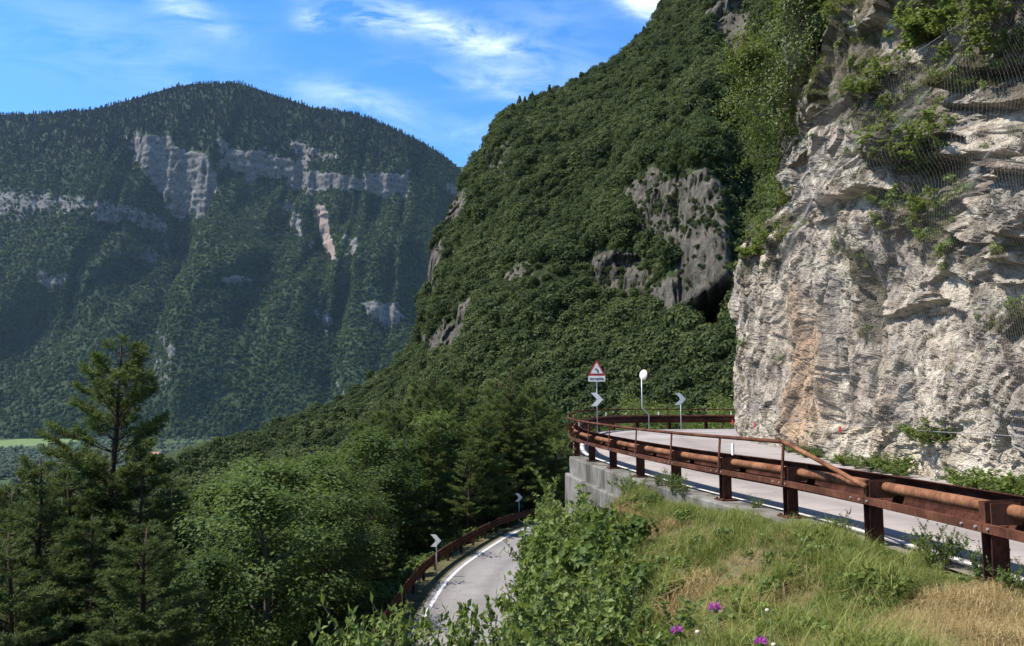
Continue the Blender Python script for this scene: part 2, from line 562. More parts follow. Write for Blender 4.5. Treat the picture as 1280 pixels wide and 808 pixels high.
def cliff_mat():
    m, t, out = material('pale_limestone')
    g = t.new('ShaderNodeNewGeometry').outputs['Position']
    n1 = t.noise(g, .45, 6, .62); n2 = t.noise(t.scalev(g, (1, .8, .7)), 2.1, 9, .74); n3 = t.noise(g, 14, 5, .7)
    st = t.noise(t.scalev(g, (1.1, 1.1, .16)), 1.3, 6, .62, .3)
    c = t.ramp(n2, [(.33, (.115, .09, .066)), (.45, (.31, .257, .195)), (.60, (.55, .485, .385))])
    grey = t.ramp(n3, [(.3, (.10, .088, .078)), (.7, (.25, .222, .198))])
    gf = t.math('ADD', t.math('MULTIPLY', n1, .6), t.math('MULTIPLY', st, .55))
    c = t.mix(t.ramp(gf, [(.53, 0.0), (.68, .8)]), c, grey)
    # fresh broken rock along the foot, ochre seep streaks
    c = t.mix(t.math('MULTIPLY', attr(t, 'foot'), .8), c, t.ramp(n2, [(.3, (.40, .335, .235)), (.7, (.60, .54, .42))]))
    och = t.math('MULTIPLY', attr(t, 'ochre'), t.ramp(n2, [(.3, .2), (.6, .9)]))
    c = t.mix(och, c, (.38, .225, .115))
    cav = attr(t, 'crack')
    c = t.mix(t.math('MULTIPLY', cav, .85), c, (.06, .048, .04))
    c = t.mix(t.ramp(t.noise(t.scalev(g, (1, 1, .6)), 1.9, 6, .7), [(.53, 0.0), (.64, .80)]), c, (.075, .058, .04))
    gk = t.math('ADD', attr(t, 'grow'), t.math('MULTIPLY', t.math('SUBTRACT', n2, .5), 2.2))
    c = t.mix(t.ramp(gk, [(.45, 0.0), (.75, .8)]), c, t.ramp(n3, [(.35, (.05, .042, .026)), (.65, (.12, .10, .07))]))
    v = t.new('ShaderNodeTexVoronoi', feature='F1'); v.inputs['Scale'].default_value = 9
    t.l.new(t.vmath('ADD', g, t.noise(g, 3, 3, .6, out=1)), v.inputs['Vector'])
    hgt = t.math('ADD', t.math('MULTIPLY', n3, .8), t.math('MULTIPLY', v.outputs['Distance'], .9))
    principled(t, out, c, .93, .12, bump=hgt, bstr=.8, bdist=.06)
    return m
M['cliff'] = cliff_mat()

def mountain_mat(name, ga, gb, ra, rb, sc, strata):
    """forest ground with bare rock where the terrain carries the 'rock' attribute"""
    m, t, out = material(name)
    g = t.new('ShaderNodeNewGeometry').outputs['Position']
    n = t.noise(g, sc, 6, .65); n2 = t.noise(g, sc * 6, 5, .65)
    ground = t.ramp(n2, [(.35, ga), (.65, gb)])
    sv = t.noise(t.scalev(g, strata), sc * 3, 6, .66)
    rock = t.ramp(t.math('ADD', t.math('MULTIPLY', n2, .45), t.math('MULTIPLY', sv, .55)), [(.34, tuple(v * .45 for v in ra)), (.46, ra), (.66, rb)])
    rock = t.mix(t.math('MULTIPLY', attr(t, 'pink'), .75), rock, (.46, .34, .28))
    k = t.math('ADD', attr(t, 'rock'), t.math('MULTIPLY', t.math('SUBTRACT', n2, .5), .9))
    c = t.mix(t.ramp(k, [(.40, 0.0), (.52, 1.0)]), ground, rock)
    n3 = t.noise(g, sc * 16, 6, .72)
    c = t.mix(t.ramp(n3, [(.35, .5), (.6, 0.0)]), c, t.mix(.6, c, (.03, .03, .025)))
    principled(t, out, c, .95, .08, bump=t.math('ADD', n2, n3), bstr=1.0, bdist=.06 / sc)
    return m
M['mountain'] = mountain_mat('wooded_mountain', (.026, .043, .02), (.046, .07, .03), (.13, .122, .115), (.275, .258, .238), .014, (.45, .45, 1.3))
M['hill'] = mountain_mat('wooded_hill', (.028, .042, .015), (.05, .068, .024), (.085, .076, .06), (.21, .187, .152), .07, (1.0, 1.0, .55))
M['ridge'] = mountain_mat('far_ridge', (.03, .05, .03), (.045, .07, .04), (.3, .3, .3), (.4, .4, .4), .006, (1, 1, 1))

def valley_mat():
    m, t, out = material('valley_meadows')
    g = t.new('ShaderNodeNewGeometry').outputs['Position']
    n = t.noise(g, .008, 4, .6); n2 = t.noise(g, .06, 5, .6)
    c = t.ramp(n, [(.4, (.03, .05, .02)), (.6, (.055, .08, .03))])
    c = t.mix(t.math('MULTIPLY', n2, .5), c, (.06, .09, .035))
    principled(t, out, c, .95, .1)
    return m
M['valley'] = valley_mat()
M['meadow'] = plain('mown_meadow', (.115, .16, .06), .95, .1, 0, .2, .05)
M['track'] = plain('gravel_track', (.40, .37, .31), .95, .1, 0, .15, .1)
M['house_wall'] = plain('pale_plaster', (.55, .51, .44), .9, .2)
M['roof_tile'] = plain('clay_roof', (.34, .16, .10), .9, .2)
M['pane'] = plain('dark_pane', (.03, .035, .04), .15, .5)

# ------------------------------------------------------------------ plan of the two roads
def zr(y):
    return 0.55 * smooth(15, 50, np.asarray(y, float))

PAIRS = [((4.9, -14), (10, -14)), ((4.9, -5), (10, -5)), ((4.88, 0), (10, 0)), ((4.73, 8.2), (10, 8.2)), ((4.42, 13), (9.95, 13)),
         ((3.59, 18), (9.8, 19)), ((2.83, 22.9), (9.65, 26)), ((2.22, 27.7), (9.6, 32)), ((2.2, 31), (9.7, 36)),
         ((2.55, 35), (9.9, 39)), ((3.15, 39), (10.2, 41)), ((4.0, 43), (10.8, 42.3)), ((5.26, 46.5), (11.6, 43)),
         ((7.1, 49), (12.5, 43.3)), ((9.76, 50.6), (14, 43.5)), ((13, 51.2), (16, 43.3)), ((18, 50), (19, 42.5)),
         ((24, 46), (23, 40)), ((32, 40), (29, 35))]
RAILC = catmull([a for a, b in PAIRS], 10)
INNER = catmull([b for a, b in PAIRS], 10)
LOWC = catmull([(-26, -14), (-20, -7), (-14.5, -.5), (-9.6, 6), (-6.2, 13), (-4.2, 20), (-3.5, 26), (-3.42, 32.2), (-3.3, 36.2), (-3.05, 40), (-2.54, 43.8), (-1.83, 47.3), (-.75, 52),
                (.56, 56.5), (3.5, 62), (8, 66.5), (14, 69.5), (24, 70), (44, 66), (70, 60)], 8)   # outer edge line of the lower road
LOWZ = -6.3

def zbank(x, y, detail=True):
    x = np.asarray(x, float); y = np.asarray(y, float)
    s = sdist(x, y, RAILC)
    yy = np.clip(y, -20, 60)
    top = zr(yy)
    w = np.interp(y, [0, 4, 9, 13], [4.4, 3.3, 1.2, .8])
    step = (.26 * smooth(13, 17, y) + .20 * smooth(19, 25, y) - .34 * smooth(28.3, 30.5, y)) * smooth(0, .33, s)
    q = np.maximum(s - w, 0)
    zu = top - step - .55 * np.minimum(q, 2.6) - 1.25 * np.maximum(q - 2.6, 0)
    zu = np.where(s < .25, top - .035, zu - .02)
    d = sdist(x, y, LOWC)            # positive: outside (downhill side)
    inner = -d - 4.3
    cap = LOWZ - .06 + 2.4 * np.maximum(inner, 0)
    z = np.minimum(np.maximum(zu, LOWZ - .06), cap)
    fall = LOWZ - .06 - .62 * np.maximum(d - 1.7, 0)
    z = np.where(d > 1.7, np.minimum(z, fall), z)
    if detail:
        p = np.stack([x, y, 0 * x], -1)
        amp = smooth(.2, 1.5, s) * smooth(.2, 2.5, np.where(d > 0, d - 1.3, inner))
        z = z + amp * (.22 * fbm(p * .55, 4, seed=3) + .9 * smooth(8, 25, d) * vnoise(p * .12, 5))
    return np.maximum(z, -92)

def fine(lo, hi, step): return np.arange(lo, hi, step)
gx = np.concatenate([-9 - np.geomspace(.6, 170, 60)[::-1], fine(-9, 8, .34), fine(8, 60, 2.5)])
gy = np.concatenate([fine(-14, 62, .38), 62 + np.geomspace(.6, 90, 34)])
GX, GY = np.meshgrid(gx, gy, indexing='ij')
ZB = zbank(GX, GY)
me = np_mesh('bank', np.stack([GX, GY, ZB], -1).reshape(-1, 3), grid_faces(len(gx), len(gy)), smooth_=True)
tag(link_mesh('bank', me, None, [M['soil']]), kind='structure')

# upper road: asphalt sheet, worn edge lines
def strip(A, B, za, zb, n):
    A = A[:, :2]; B = B[:, :2]
    rows = [A * (1 - k) + B * k for k in np.linspace(0, 1, n)]
    V = np.stack(rows, 1)
    zz = np.stack([za * (1 - k) + zb * k for k in np.linspace(0, 1, n)], 1)
    return np.concatenate([V, zz[..., None]], -1)

LA = offset2(RAILC, -.02)
S = strip(LA, offset2(INNER, -1.2), zr(LA[:, 1]), zr(INNER[:, 1]), 25)
road = link_mesh('road', np_mesh('road', S.reshape(-1, 3), grid_faces(S.shape[0], 25, True), {'across': np.tile(np.linspace(0, 1, 25), S.shape[0])}, smooth_=True), None, [M['road']])
tag(road, kind='structure')

def marking(C, off, width, dz, m, parent):
    A = offset2(C, off + width / 2); B = offset2(C, off - width / 2)
    Sx = strip(A, B, dz(A), dz(B), 2)
    link_mesh('edge_line', np_mesh('edge_line', Sx.reshape(-1, 3), grid_faces(len(A), 2, True)), parent, [m])

marking(resample(RAILC, 260), -.41, .11, lambda A: zr(A[:, 1]) + .006, M['paint'], road)
marking(resample(INNER[INNER[:, 1] < 19.5][:60], 120), .42, .12, lambda A: zr(A[:, 1]) + .006, M['paint'], road)

low_out = offset2(LOWC, 1.3)
low_in = offset2(LOWC, -4.35)
S = strip(low_out, low_in, np.full(len(LOWC), LOWZ), np.full(len(LOWC), LOWZ), 25)
lroad = link_mesh('lower_road', np_mesh('lower_road', S.reshape(-1, 3), grid_faces(S.shape[0], 25, True), {'across': np.tile(np.linspace(0, 1, 25), S.shape[0])}, smooth_=True), None, [M['road_low']])
tag(lroad, kind='structure')
marking(resample(LOWC, 220), 0, .16, lambda A: np.full(len(A), LOWZ + .006), M['paint'], lroad)
S = strip(offset2(LOWC, 1.33), offset2(LOWC, .3), np.full(len(LOWC), LOWZ + .012), np.full(len(LOWC), LOWZ + .004), 4)
link_mesh('verge', np_mesh('verge', S.reshape(-1, 3), grid_faces(S.shape[0], 4, True)), lroad, [M['soil']])

# ------------------------------------------------------------------ masks traced from the photograph
def poly_sd(px, py, poly):
    P = np.asarray(poly, float)
    best = np.full(px.shape, 1e9); inside = np.zeros(px.shape, bool)
    for (ax, ay), (bx, by) in zip(P, np.roll(P, -1, 0)):
        L = (bx - ax) ** 2 + (by - ay) ** 2
        t = np.clip(((px - ax) * (bx - ax) + (py - ay) * (by - ay)) / L, 0, 1)
        best = np.minimum(best, np.hypot(px - ax - t * (bx - ax), py - ay - t * (by - ay)))
        c = ((ay > py) != (by > py)) & (px < (bx - ax) * (py - ay) / (by - ay + 1e-12) + ax)
        inside ^= c
    return np.where(inside, best, -best)

# ------------------------------------------------------------------ rock cliff beside the road
FOOT = catmull([(10.7, -16), (10.6, -6), (10.5, 2), (10.4, 9), (10.2, 16), (10.15, 24), (10.1, 31), (10.15, 36), (10.35, 39.2), (10.9, 41.4),
                (12.2, 42.3), (15, 42.2), (20, 40.5), (28, 35)], 12)
fa = arclen(FOOT)
ycut = np.interp(42, FOOT[:fa.size, 1], fa) if False else None
# columns closer together where the photograph sees them large
def col_density(C):
    s = arclen(C)
    w = np.where(C[:, 1] < 5, .35, 1.0) * np.where((C[:, 0] > 13), .3, 1.0)
    cum = np.concatenate([[0], np.cumsum(np.diff(s) * (w[1:] + w[:-1]) / 2)])
    return s, cum
s_, cum_ = col_density(FOOT)
NU, NV = 900, 470
uu = np.interp(np.linspace(0, cum_[-1], NU), cum_, s_)
FC = np.stack([np.interp(uu, s_, FOOT[:, 0]), np.interp(uu, s_, FOOT[:, 1])], -1)
FT = np.gradient(FC, axis=0); FT /= np.linalg.norm(FT, axis=1)[:, None]
k5 = np.ones(31) / 31
FTs = np.stack([np.convolve(np.pad(FT[:, k], 15, 'edge'), k5, 'valid') for k in (0, 1)], -1)
FTs /= np.linalg.norm(FTs, axis=1)[:, None]
FN = np.stack([-FTs[:, 1], FTs[:, 0]], -1)             # outward, towards the road
zlev = np.concatenate([np.linspace(-.35, 14, 385, endpoint=False), np.linspace(14, 34, 85)])
setback = np.interp(zlev, [-1, 0, 1.2, 6.2, 8.4, 9.6, 11.2, 14.5, 22.6, 30, 34], [-.05, 0, .1, .3, .75, 1.5, 2.5, 3.3, 6.0, 9, 12])
setback = np.broadcast_to(setback, (NU, NV)).copy()
base = np.zeros((NU, NV, 3))
base[..., :2] = FC[:, None] - FN[:, None] * setback[..., None]
base[..., 2] = zlev[None] + zr(np.clip(FC[:, 1], 0, 60))[:, None]
yy = FC[:, 1][:, None]
big0 = fbm(base * .2, 3, seed=52)
rough = 1 - .8 * smooth(17, 27, yy + 2.5 * big0) * (1 - smooth(6.5, 10, base[..., 2]))       # calmer, fluted face at the far end
rough = rough * (.55 + .45 * smooth(1.0, 3.0, base[..., 2])) * (1 + .45 * smooth(4, 7, base[..., 2]) * (1 - smooth(18, 26, yy)))
warp = np.stack([fbm(base * .5 + 3, 3, seed=11), fbm(base * .5 + 9, 3, seed=12), fbm(base * .5 + 31, 3, seed=13)], -1)
pw = base + warp * .55
dip = pw @ np.array([[1, .18, .0], [-.15, .78, -.62], [0, .62, .78]])                # strata dip
f1, e1 = facets(dip * np.array([.30, .27, .26]), 21, 1.3)
f2, e2 = facets(dip * np.array([.9, .72, .62]) + 5, 31, 1.2)
f3, e3 = facets(dip * np.array([2.4, 1.9, 1.5]) + 9, 41, 1.1)
big = fbm(base * np.array([.16, .16, .22]), 4, seed=51)
flute = fbm(base * np.array([.9, .9, .10]), 4, seed=61)
finen = fbm(base * 4.5, 4, .6, seed=71)
f4, e4 = facets(dip * np.array([6.0, 4.6, 4.0]) + 19, 45, 1.3)
f5, e5 = facets(pw * np.array([2.0, 1.7, .5]) + 29, 47, 1.2)
disp = .75 * big * (.45 + .55 * rough) + rough * (.85 * f1 + .46 * f2 + .17 * f3) + (1 - rough) * (.45 * flute + .20 * f5 + .07 * f3) + .05 * f4 + .02 * finen
# long overhanging ledges on the near face, from the photograph
px, py = project(base)
def ledge(x0, y0, x1, y1, depth, hgt):
    t = np.clip((px - x0) / (x1 - x0 + 1e-9), 0, 1)
    yl = y0 + (y1 - y0) * t + 5 * vnoise(base * 1.3, 5)
    inx = smooth(x0 - 14, x0 + 10, px) * (1 - smooth(x1 - 10, x1 + 14, px))
    below = (py - yl) / hgt
    return inx * depth * (-(np.clip(1 - below, 0, 1) * (below > 0)) + .55 * np.clip(1 + below / .9, 0, 1) * (below <= 0))
vis = (base[..., 1] > 4) & (base[..., 1] < 43)
for L in [(1180, 212, 1420, 204, .75, 26), (1120, 205, 1190, 180, .55, 60), (1200, 322, 1300, 316, .5, 22), (1035, 255, 1110, 235, .45, 26),
          (1130, 262, 1180, 300, .4, 20), (1055, 330, 1075, 390, .35, 18), (1020, 150, 1090, 118, .4, 22), (1215, 290, 1420, 262, .35, 22),
          (1090, 395, 1150, 372, .3, 18), (1175, 130, 1300, 96, .6, 34)]:
    disp = disp + np.where(vis, ledge(*L), 0)
# broad groove (dark) at 1065..1090 in the middle of the face
gro = np.exp(-((px - (1066 + .10 * (py - 330))) / 15) ** 2) * smooth(300, 380, py) * (1 - smooth(430, 520, py))
disp = disp - np.where(vis, .45 * gro, 0)
disp = disp * smooth(-.5, .6, zlev)[None]
disp = np.minimum(disp, .95 + .5 * smooth(3.5, 7, zlev)[None])
disp = disp - .25
disp *= np.where(FC[:, 0] > 14, .8, 1)[:, None]
upn = .18
CL = base.copy()
CL[..., :2] += FN[:, None] * disp[..., None]
CL[..., 2] += disp * upn * smooth(.5, 2, zlev)[None]
# the plateau behind the top edge
back = []
for k, (bk, up) in enumerate([(2, 1.0), (6, 2.2), (14, 4.0), (30, 6.0)]):
    r = CL[:, -1].copy(); r[:, :2] -= FN * bk; r[:, 2] += up
    back.append(r)
CLF = np.concatenate([CL, np.stack(back, 1)], 1)
crk = np.clip(1 - e1 / .05, 0, 1) * .5 + np.clip(1 - e2 / .10, 0, 1) * .7
crk = np.clip(crk * rough + .5 * np.clip(1 - e5 / .12, 0, 1) * (1 - rough), 0, 1)
foot_a = (1 - smooth(.8, 1.5, base[..., 2] - zr(yy) + .35 * vnoise(base * 1.1, 8))) * (.55 + .45 * vnoise(base * .8, 9))
ox = np.exp(-((px - (1012 - .04 * (py - 400))) / 13) ** 2) * smooth(380, 430, py) * .8 + np.exp(-((px - 985) / 22) ** 2) * smooth(330, 380, py) * (1 - smooth(450, 520, py)) * .5 \
    + np.exp(-((px - 1275) / 14) ** 2 - ((py - 395) / 40) ** 2) * .6
ochre = np.where(vis, np.clip(ox + .35 * smooth(.25, .7, flute) * (1 - rough), 0, 1), 0)
pad = lambda a: np.concatenate([a, np.zeros((NU, 4))], 1).ravel()
GROW = [[(1000, 40), (1060, 20), (1120, 70), (1200, 55), (1300, -10), (1300, 95), (1190, 120), (1170, 175), (1160, 250), (1120, 270), (1095, 200), (1050, 150), (1010, 130)],
        [(1075, 280), (1130, 255), (1190, 285), (1240, 300), (1200, 330), (1120, 320)], [(1045, 300), (1080, 320), (1086, 400), (1060, 420), (1050, 360)],
        [(990, -30), (1300, -30), (1300, 30), (1150, 40), (1030, 20)], [(915, 330), (985, 240), (1000, 270), (960, 330), (925, 352)], [(1190, 395), (1300, 330), (1300, 370), (1220, 420)]]
grow = np.zeros(px.shape)
gw = 22 * fbm(base * .8, 4, .6, seed=55)
for poly in GROW: grow = np.maximum(grow, smooth(-14, 18, poly_sd(px, py, poly) + gw))
grow = np.where(vis, grow, .3 * (base[..., 2] > 8))
me = np_mesh('rock_cliff', CLF.reshape(-1, 3), grid_faces(NU, NV + 4), {'crack': pad(crk), 'foot': pad(np.clip(foot_a, 0, 1)), 'ochre': pad(ochre), 'grow': pad(grow)})
tag(link_mesh('rock_cliff', me, None, [M['cliff']]), kind='structure')

def cliff_point(tx, ty):
    """cliff surface point seen at a pixel"""
    ppx, ppy = project(CL)
    ok = (CL[..., 1] > 2) & (CL[..., 1] < 43.5)
    dd = np.where(ok, (ppx - tx) ** 2 + (ppy - ty) ** 2, 1e9)
    # of the close hits take the nearest to the camera
    near = dd < max(dd.min() * 1.5, 9)
    dist = np.where(near, np.linalg.norm(CL - CAM, axis=-1), 1e9)
    i, j = np.unravel_index(np.argmin(dist), dist.shape)
    return CL[i, j], FN[i]

# wire netting hung over the near face
def blur(a, r):
    k = np.ones(2 * r + 1) / (2 * r + 1)
    a = np.apply_along_axis(lambda v: np.convolve(np.pad(v, r, 'edge'), k, 'valid'), 0, a)
    return np.apply_along_axis(lambda v: np.convolve(np.pad(v, r, 'edge'), k, 'valid'), 1, a)
def dilate(a, r):
    out = a.copy()
    for k in range(1, r + 1):
        out[k:] = np.maximum(out[k:], a[:-k]); out[:-k] = np.maximum(out[:-k], a[k:])
    b = out.copy()
    for k in range(1, r + 1):
        b[:, k:] = np.maximum(b[:, k:], out[:, :-k]); b[:, :-k] = np.maximum(b[:, :-k], out[:, k:])
    return b
dn = blur(blur(dilate(disp, 9), 14), 14) + .03
cell_u, cell_v = .10, .125
i0 = np.argmax(FC[:, 1] > 8.5); i1 = np.argmax(FC[:, 1] > 33)
un = np.arange(uu[i0], uu[i1], cell_u)
vn = np.arange(1.15, 13.5, cell_v)
iu = np.interp(un, uu, np.arange(NU)); iv = np.interp(vn, zlev, np.arange(NV))
def bil(A, a, b):
    a0 = np.clip(np.floor(a).astype(int), 0, A.shape[0] - 2); b0 = np.clip(np.floor(b).astype(int), 0, A.shape[1] - 2)
    fa_, fb_ = (a - a0)[..., None], (b - b0)[..., None]
    A = A if A.ndim == 3 else A[..., None]
    return A[a0, b0] * (1 - fa_) * (1 - fb_) + A[a0 + 1, b0] * fa_ * (1 - fb_) + A[a0, b0 + 1] * (1 - fa_) * fb_ + A[a0 + 1, b0 + 1] * fa_ * fb_
IU, IV = np.meshgrid(iu, iv, indexing='ij')
IU = IU + (np.arange(len(vn)) % 2)[None] * (iu[1] - iu[0]) * .5
NB = bil(base, IU, IV); ND = bil(dn, IU, IV)[..., 0]
fnx = np.interp(IU, np.arange(NU), FN[:, 0]); fny = np.interp(IU, np.arange(NU), FN[:, 1])
NP = NB.copy(); NP[..., 0] += fnx * ND; NP[..., 1] += fny * ND
na, nb = NP.shape[:2]
idx = np.arange(na * nb).reshape(na, nb)
segs = []
for j in range(nb - 1):
    if j % 2 == 0:
        segs.append(np.stack([idx[:, j], idx[:, j + 1]], -1)); segs.append(np.stack([idx[1:, j], idx[:-1, j + 1]], -1))
    else:
        segs.append(np.stack([idx[:, j], idx[:, j + 1]], -1)); segs.append(np.stack([idx[:-1, j], idx[1:, j + 1]], -1))
segs = np.vstack(segs)
P0 = NP.reshape(-1, 3)[segs[:, 0]]; P1 = NP.reshape(-1, 3)[segs[:, 1]]
dirn = P1 - P0; dirn /= np.linalg.norm(dirn, axis=1)[:, None]
sidev = np.cross(dirn, np.array([-1.0, 0, 0])); sidev /= np.linalg.norm(sidev, axis=1)[:, None]
wr = .0008
outn = np.array([-1.0, 0, 0])
V = np.stack([P0 + sidev * wr, P0 - sidev * wr, P0 + outn * wr * 1.7, P1 + sidev * wr, P1 - sidev * wr, P1 + outn * wr * 1.7], 1).reshape(-1, 3)
b6 = np.arange(len(segs))[:, None] * 6
Q = np.concatenate([b6 + np.array([[0, 2, 5, 3]]), b6 + np.array([[2, 1, 4, 5]])])
net = empty('rockfall_net', (10.3, 20, 1.1))
me = np_mesh('wire_mesh', V - np.array([10.3, 20, 1.1]), Q)
link_mesh('wire_mesh', me, net, [M['net_wire']])
mb = MB(); mb.tube(NP[:, 0] - np.array([10.3, 20, 1.1]) + np.array([-.03, 0, 0]), .009, 5); mb.build('bottom_cable', M['net_wire'], net, True)
mb = MB(); mb.tube(NP[:, -1] - np.array([10.3, 20, 1.1]) + np.array([-.03, 0, 0]), .009, 5); mb.build('top_cable', M['net_wire'], net, True)
for k in range(0, na, 34):
    mb = MB(); p = NP[k, 0] - np.array([10.3, 20, 1.1]); mb.tube([p + np.array([-.06, 0, 0]), p + np.array([.6, 0, 0])], .014, 6); mb.build('anchor', M['net_wire'], net)
tag(net, 'fine grey wire netting hung over the pale rock face beside the road', 'netting')

# ------------------------------------------------------------------ valley floor and its fields
VZ = -88.0
me = np_mesh('valley_floor', [(-14000, -4000, VZ), (14000, -4000, VZ), (14000, 16000, VZ), (-14000, 16000, VZ)], np.array([[0, 1, 2, 3]]))
tag(link_mesh('valley_floor', me, None, [M['valley']]), kind='structure')

def patch(name, pix, m, dz):
    P = [at_z(x, y, VZ) + np.array([0, 0, dz]) for x, y in pix]
    me = bpy.data.meshes.new(name); me.from_pydata([tuple(p) for p in P], [], [list(range(len(P)))]); me.update()
    tag(link_mesh(name, me, None, [m]), kind='structure')
patch('meadow', [(-80, 556), (0, 551), (45, 547.5), (90, 548), (98, 552), (60, 557), (0, 560), (-80, 566)], M['meadow'], .3)
patch('gravel_track', [(-60, 612), (20, 606), (40, 603), (40, 605.5), (20, 609), (-60, 616)], M['track'], .4)
patch('meadow', [(-60, 624), (40, 612), (120, 604), (150, 612), (60, 634), (-40, 650)], M['meadow'], .3)
patch('meadow', [(235, 560), (262, 553), (300, 551), (270, 562)], M['meadow'], .3)

# ------------------------------------------------------------------ the mountain across the valley
SKY_M = np.array([(-1400, 250), (-800, 190), (-400, 158), (-150, 150), (0, 143), (50, 142), (100, 138), (150, 124), (200, 109), (230, 105), (285, 104), (330, 118), (380, 134),
                  (440, 143), (480, 158), (520, 176), (550, 193), (570, 209), (590, 232), (620, 275), (680, 340), (760, 410), (900, 470)], float)
NUm, NVm = 520, 230
Yf, Yr = 2620.0, 3750.0
xm = np.concatenate([np.linspace(-5200, -2500, 70, endpoint=False), np.linspace(-2500, 150, 420, endpoint=False), np.linspace(150, 900, 30)])
pxr = 640 + FPX * xm / Yr
zr_m = np.array([at_y(p, np.interp(p, SKY_M[:, 0], SKY_M[:, 1]), Yr)[2] for p in pxr])
v = np.linspace(0, 1, NVm)
prof = np.interp(v, [0, .08, .3, .62, .80, .93, 1], [0, .07, .27, .60, .80, .945, 1])
Zm = VZ - 8 + (zr_m[:, None] - VZ + 8) * prof[None]
fade = np.sin(np.pi * np.clip(v, 0, 1)) ** .6
Xm = np.broadcast_to(xm[:, None], Zm.shape).copy()
Ym = Yf + (Yr - Yf) * v[None] + 0 * Zm
pm = np.stack([Xm, Ym, Zm], -1)
spur = fbm(np.stack([Xm / 430 + .5 * vnoise(pm / 350.0, 82), Zm / 900, 0 * Xm], -1), 3, .5, seed=81)
gx_, gy_ = project(pm)
rav = lambda cx, slope, wd: np.exp(-((gx_ - cx - slope * (gy_ - 350)) / wd) ** 2)
disp_m = -150 * spur + 150 * rav(196, -.05, 30) * smooth(230, 300, gy_) - 130 * np.exp(-((gx_ - 300) / (30 + .32 * np.maximum(gy_ - 230, 0))) ** 2) * smooth(225, 330, gy_) \
    + 90 * rav(405, .12, 20) * smooth(240, 290, gy_) - 60 * rav(470, -.1, 34) * smooth(250, 330, gy_) - 70 * rav(70, .1, 60) * smooth(230, 300, gy_)
Ym = Ym + disp_m * fade[None]
pm = np.stack([Xm, Ym, Zm], -1)
gx_, gy_ = project(pm)
ROCKS_M = [  # polygon, softness, strength
    ([(158, 172), (205, 177), (250, 194), (268, 214), (264, 255), (238, 264), (205, 264), (188, 228), (165, 204)], 6, 1.15),
    ([(280, 183), (330, 190), (352, 200), (352, 226), (305, 220), (284, 206), (262, 228), (268, 212)], 8, .95),
    ([(350, 200), (395, 214), (430, 220), (508, 222), (506, 244), (455, 242), (412, 240), (350, 226)], 7, 1.0),
    ([(-40, 238), (60, 240), (120, 250), (190, 254), (206, 275), (200, 312), (178, 280), (150, 272), (80, 266), (-40, 270)], 12, .62),
    ([(345, 245), (374, 262), (372, 296), (352, 270)], 7, .8), ([(432, 296), (448, 299), (446, 320), (434, 316)], 6, .8),
    ([(455, 378), (508, 384), (506, 406), (462, 402)], 9, .75), ([(395, 390), (414, 394), (406, 426)], 6, .85),
    ([(42, 338), (86, 344), (72, 362), (44, 356)], 9, .72), ([(193, 412), (222, 435), (212, 452)], 7, .72), ([(268, 347), (312, 346), (312, 353), (268, 354)], 5, .8),
    ([(280, 445), (302, 452), (296, 462), (280, 458)], 6, .7), ([(112, 262), (150, 268), (150, 276), (112, 272)], 6, .8), ([(150, 320), (176, 300), (196, 320), (170, 330)], 10, .6),
    ([(355, 175), (390, 182), (420, 200), (380, 200)], 8, .7), ([(556, 226), (580, 232), (574, 240), (556, 236)], 6, .8),
    ([(380, 300), (388, 300), (384, 330)], 5, .6), ([(420, 478), (436, 480), (430, 492)], 5, .75), ([(180, 440), (212, 430), (220, 480), (196, 500)], 14, .45)]
wob = 9 * fbm(pm / 45.0, 4, .6, seed=91)
rockm = np.zeros(gx_.shape)
for poly, soft, st in ROCKS_M:
    rockm = np.maximum(rockm, st * smooth(-soft, soft, poly_sd(gx_, gy_, poly) + wob * .8))
scar = smooth(-3, 3, poly_sd(gx_ + wob * .2, gy_, [(392, 252), (406, 256), (413, 290), (421, 327), (411, 324), (396, 296)]))
rockm = np.maximum(rockm, scar * 1.2)
# cliffs stand steeper than the woods between them
dY = np.diff(Ym, axis=1)
wgt = 1 - .88 * np.clip(rockm[:, 1:], 0, 1)
dY2 = np.maximum(dY, .2) * wgt
dY2 *= ((Ym[:, -1] - Ym[:, 0]) / dY2.sum(1))[:, None]
Ym2 = np.concatenate([Ym[:, :1], Ym[:, :1] + np.cumsum(dY2, 1)], 1)
Ym2 = Ym2 - np.clip(rockm, 0, 1) * (9 * fbm(np.stack([Xm / 22, Ym / 60, Zm / 90], -1), 4, .6, seed=95) + 7 * vnoise(np.stack([Xm / 300, Ym / 300, Zm / 11], -1), 96))
pm = np.stack([Xm, Ym2, Zm + 7 * fbm(pm / 60.0, 3, seed=97) * fade[None]], -1)
rear = pm[:, -1:].copy(); rear[..., 1] += 500; rear[..., 2] -= 60
rear2 = rear.copy(); rear2[..., 1] += 2500; rear2[..., 2] = VZ
pmF = np.concatenate([pm, rear, rear2], 1)
z2 = np.zeros((NUm, 2))
me = np_mesh('mountain', pmF.reshape(-1, 3), grid_faces(NUm, NVm + 2), {'rock': np.concatenate([rockm, z2], 1).ravel(), 'pink': np.concatenate([scar * .9, z2], 1).ravel()}, True)
tag(link_mesh('mountain', me, None, [M['mountain']]), kind='structure')

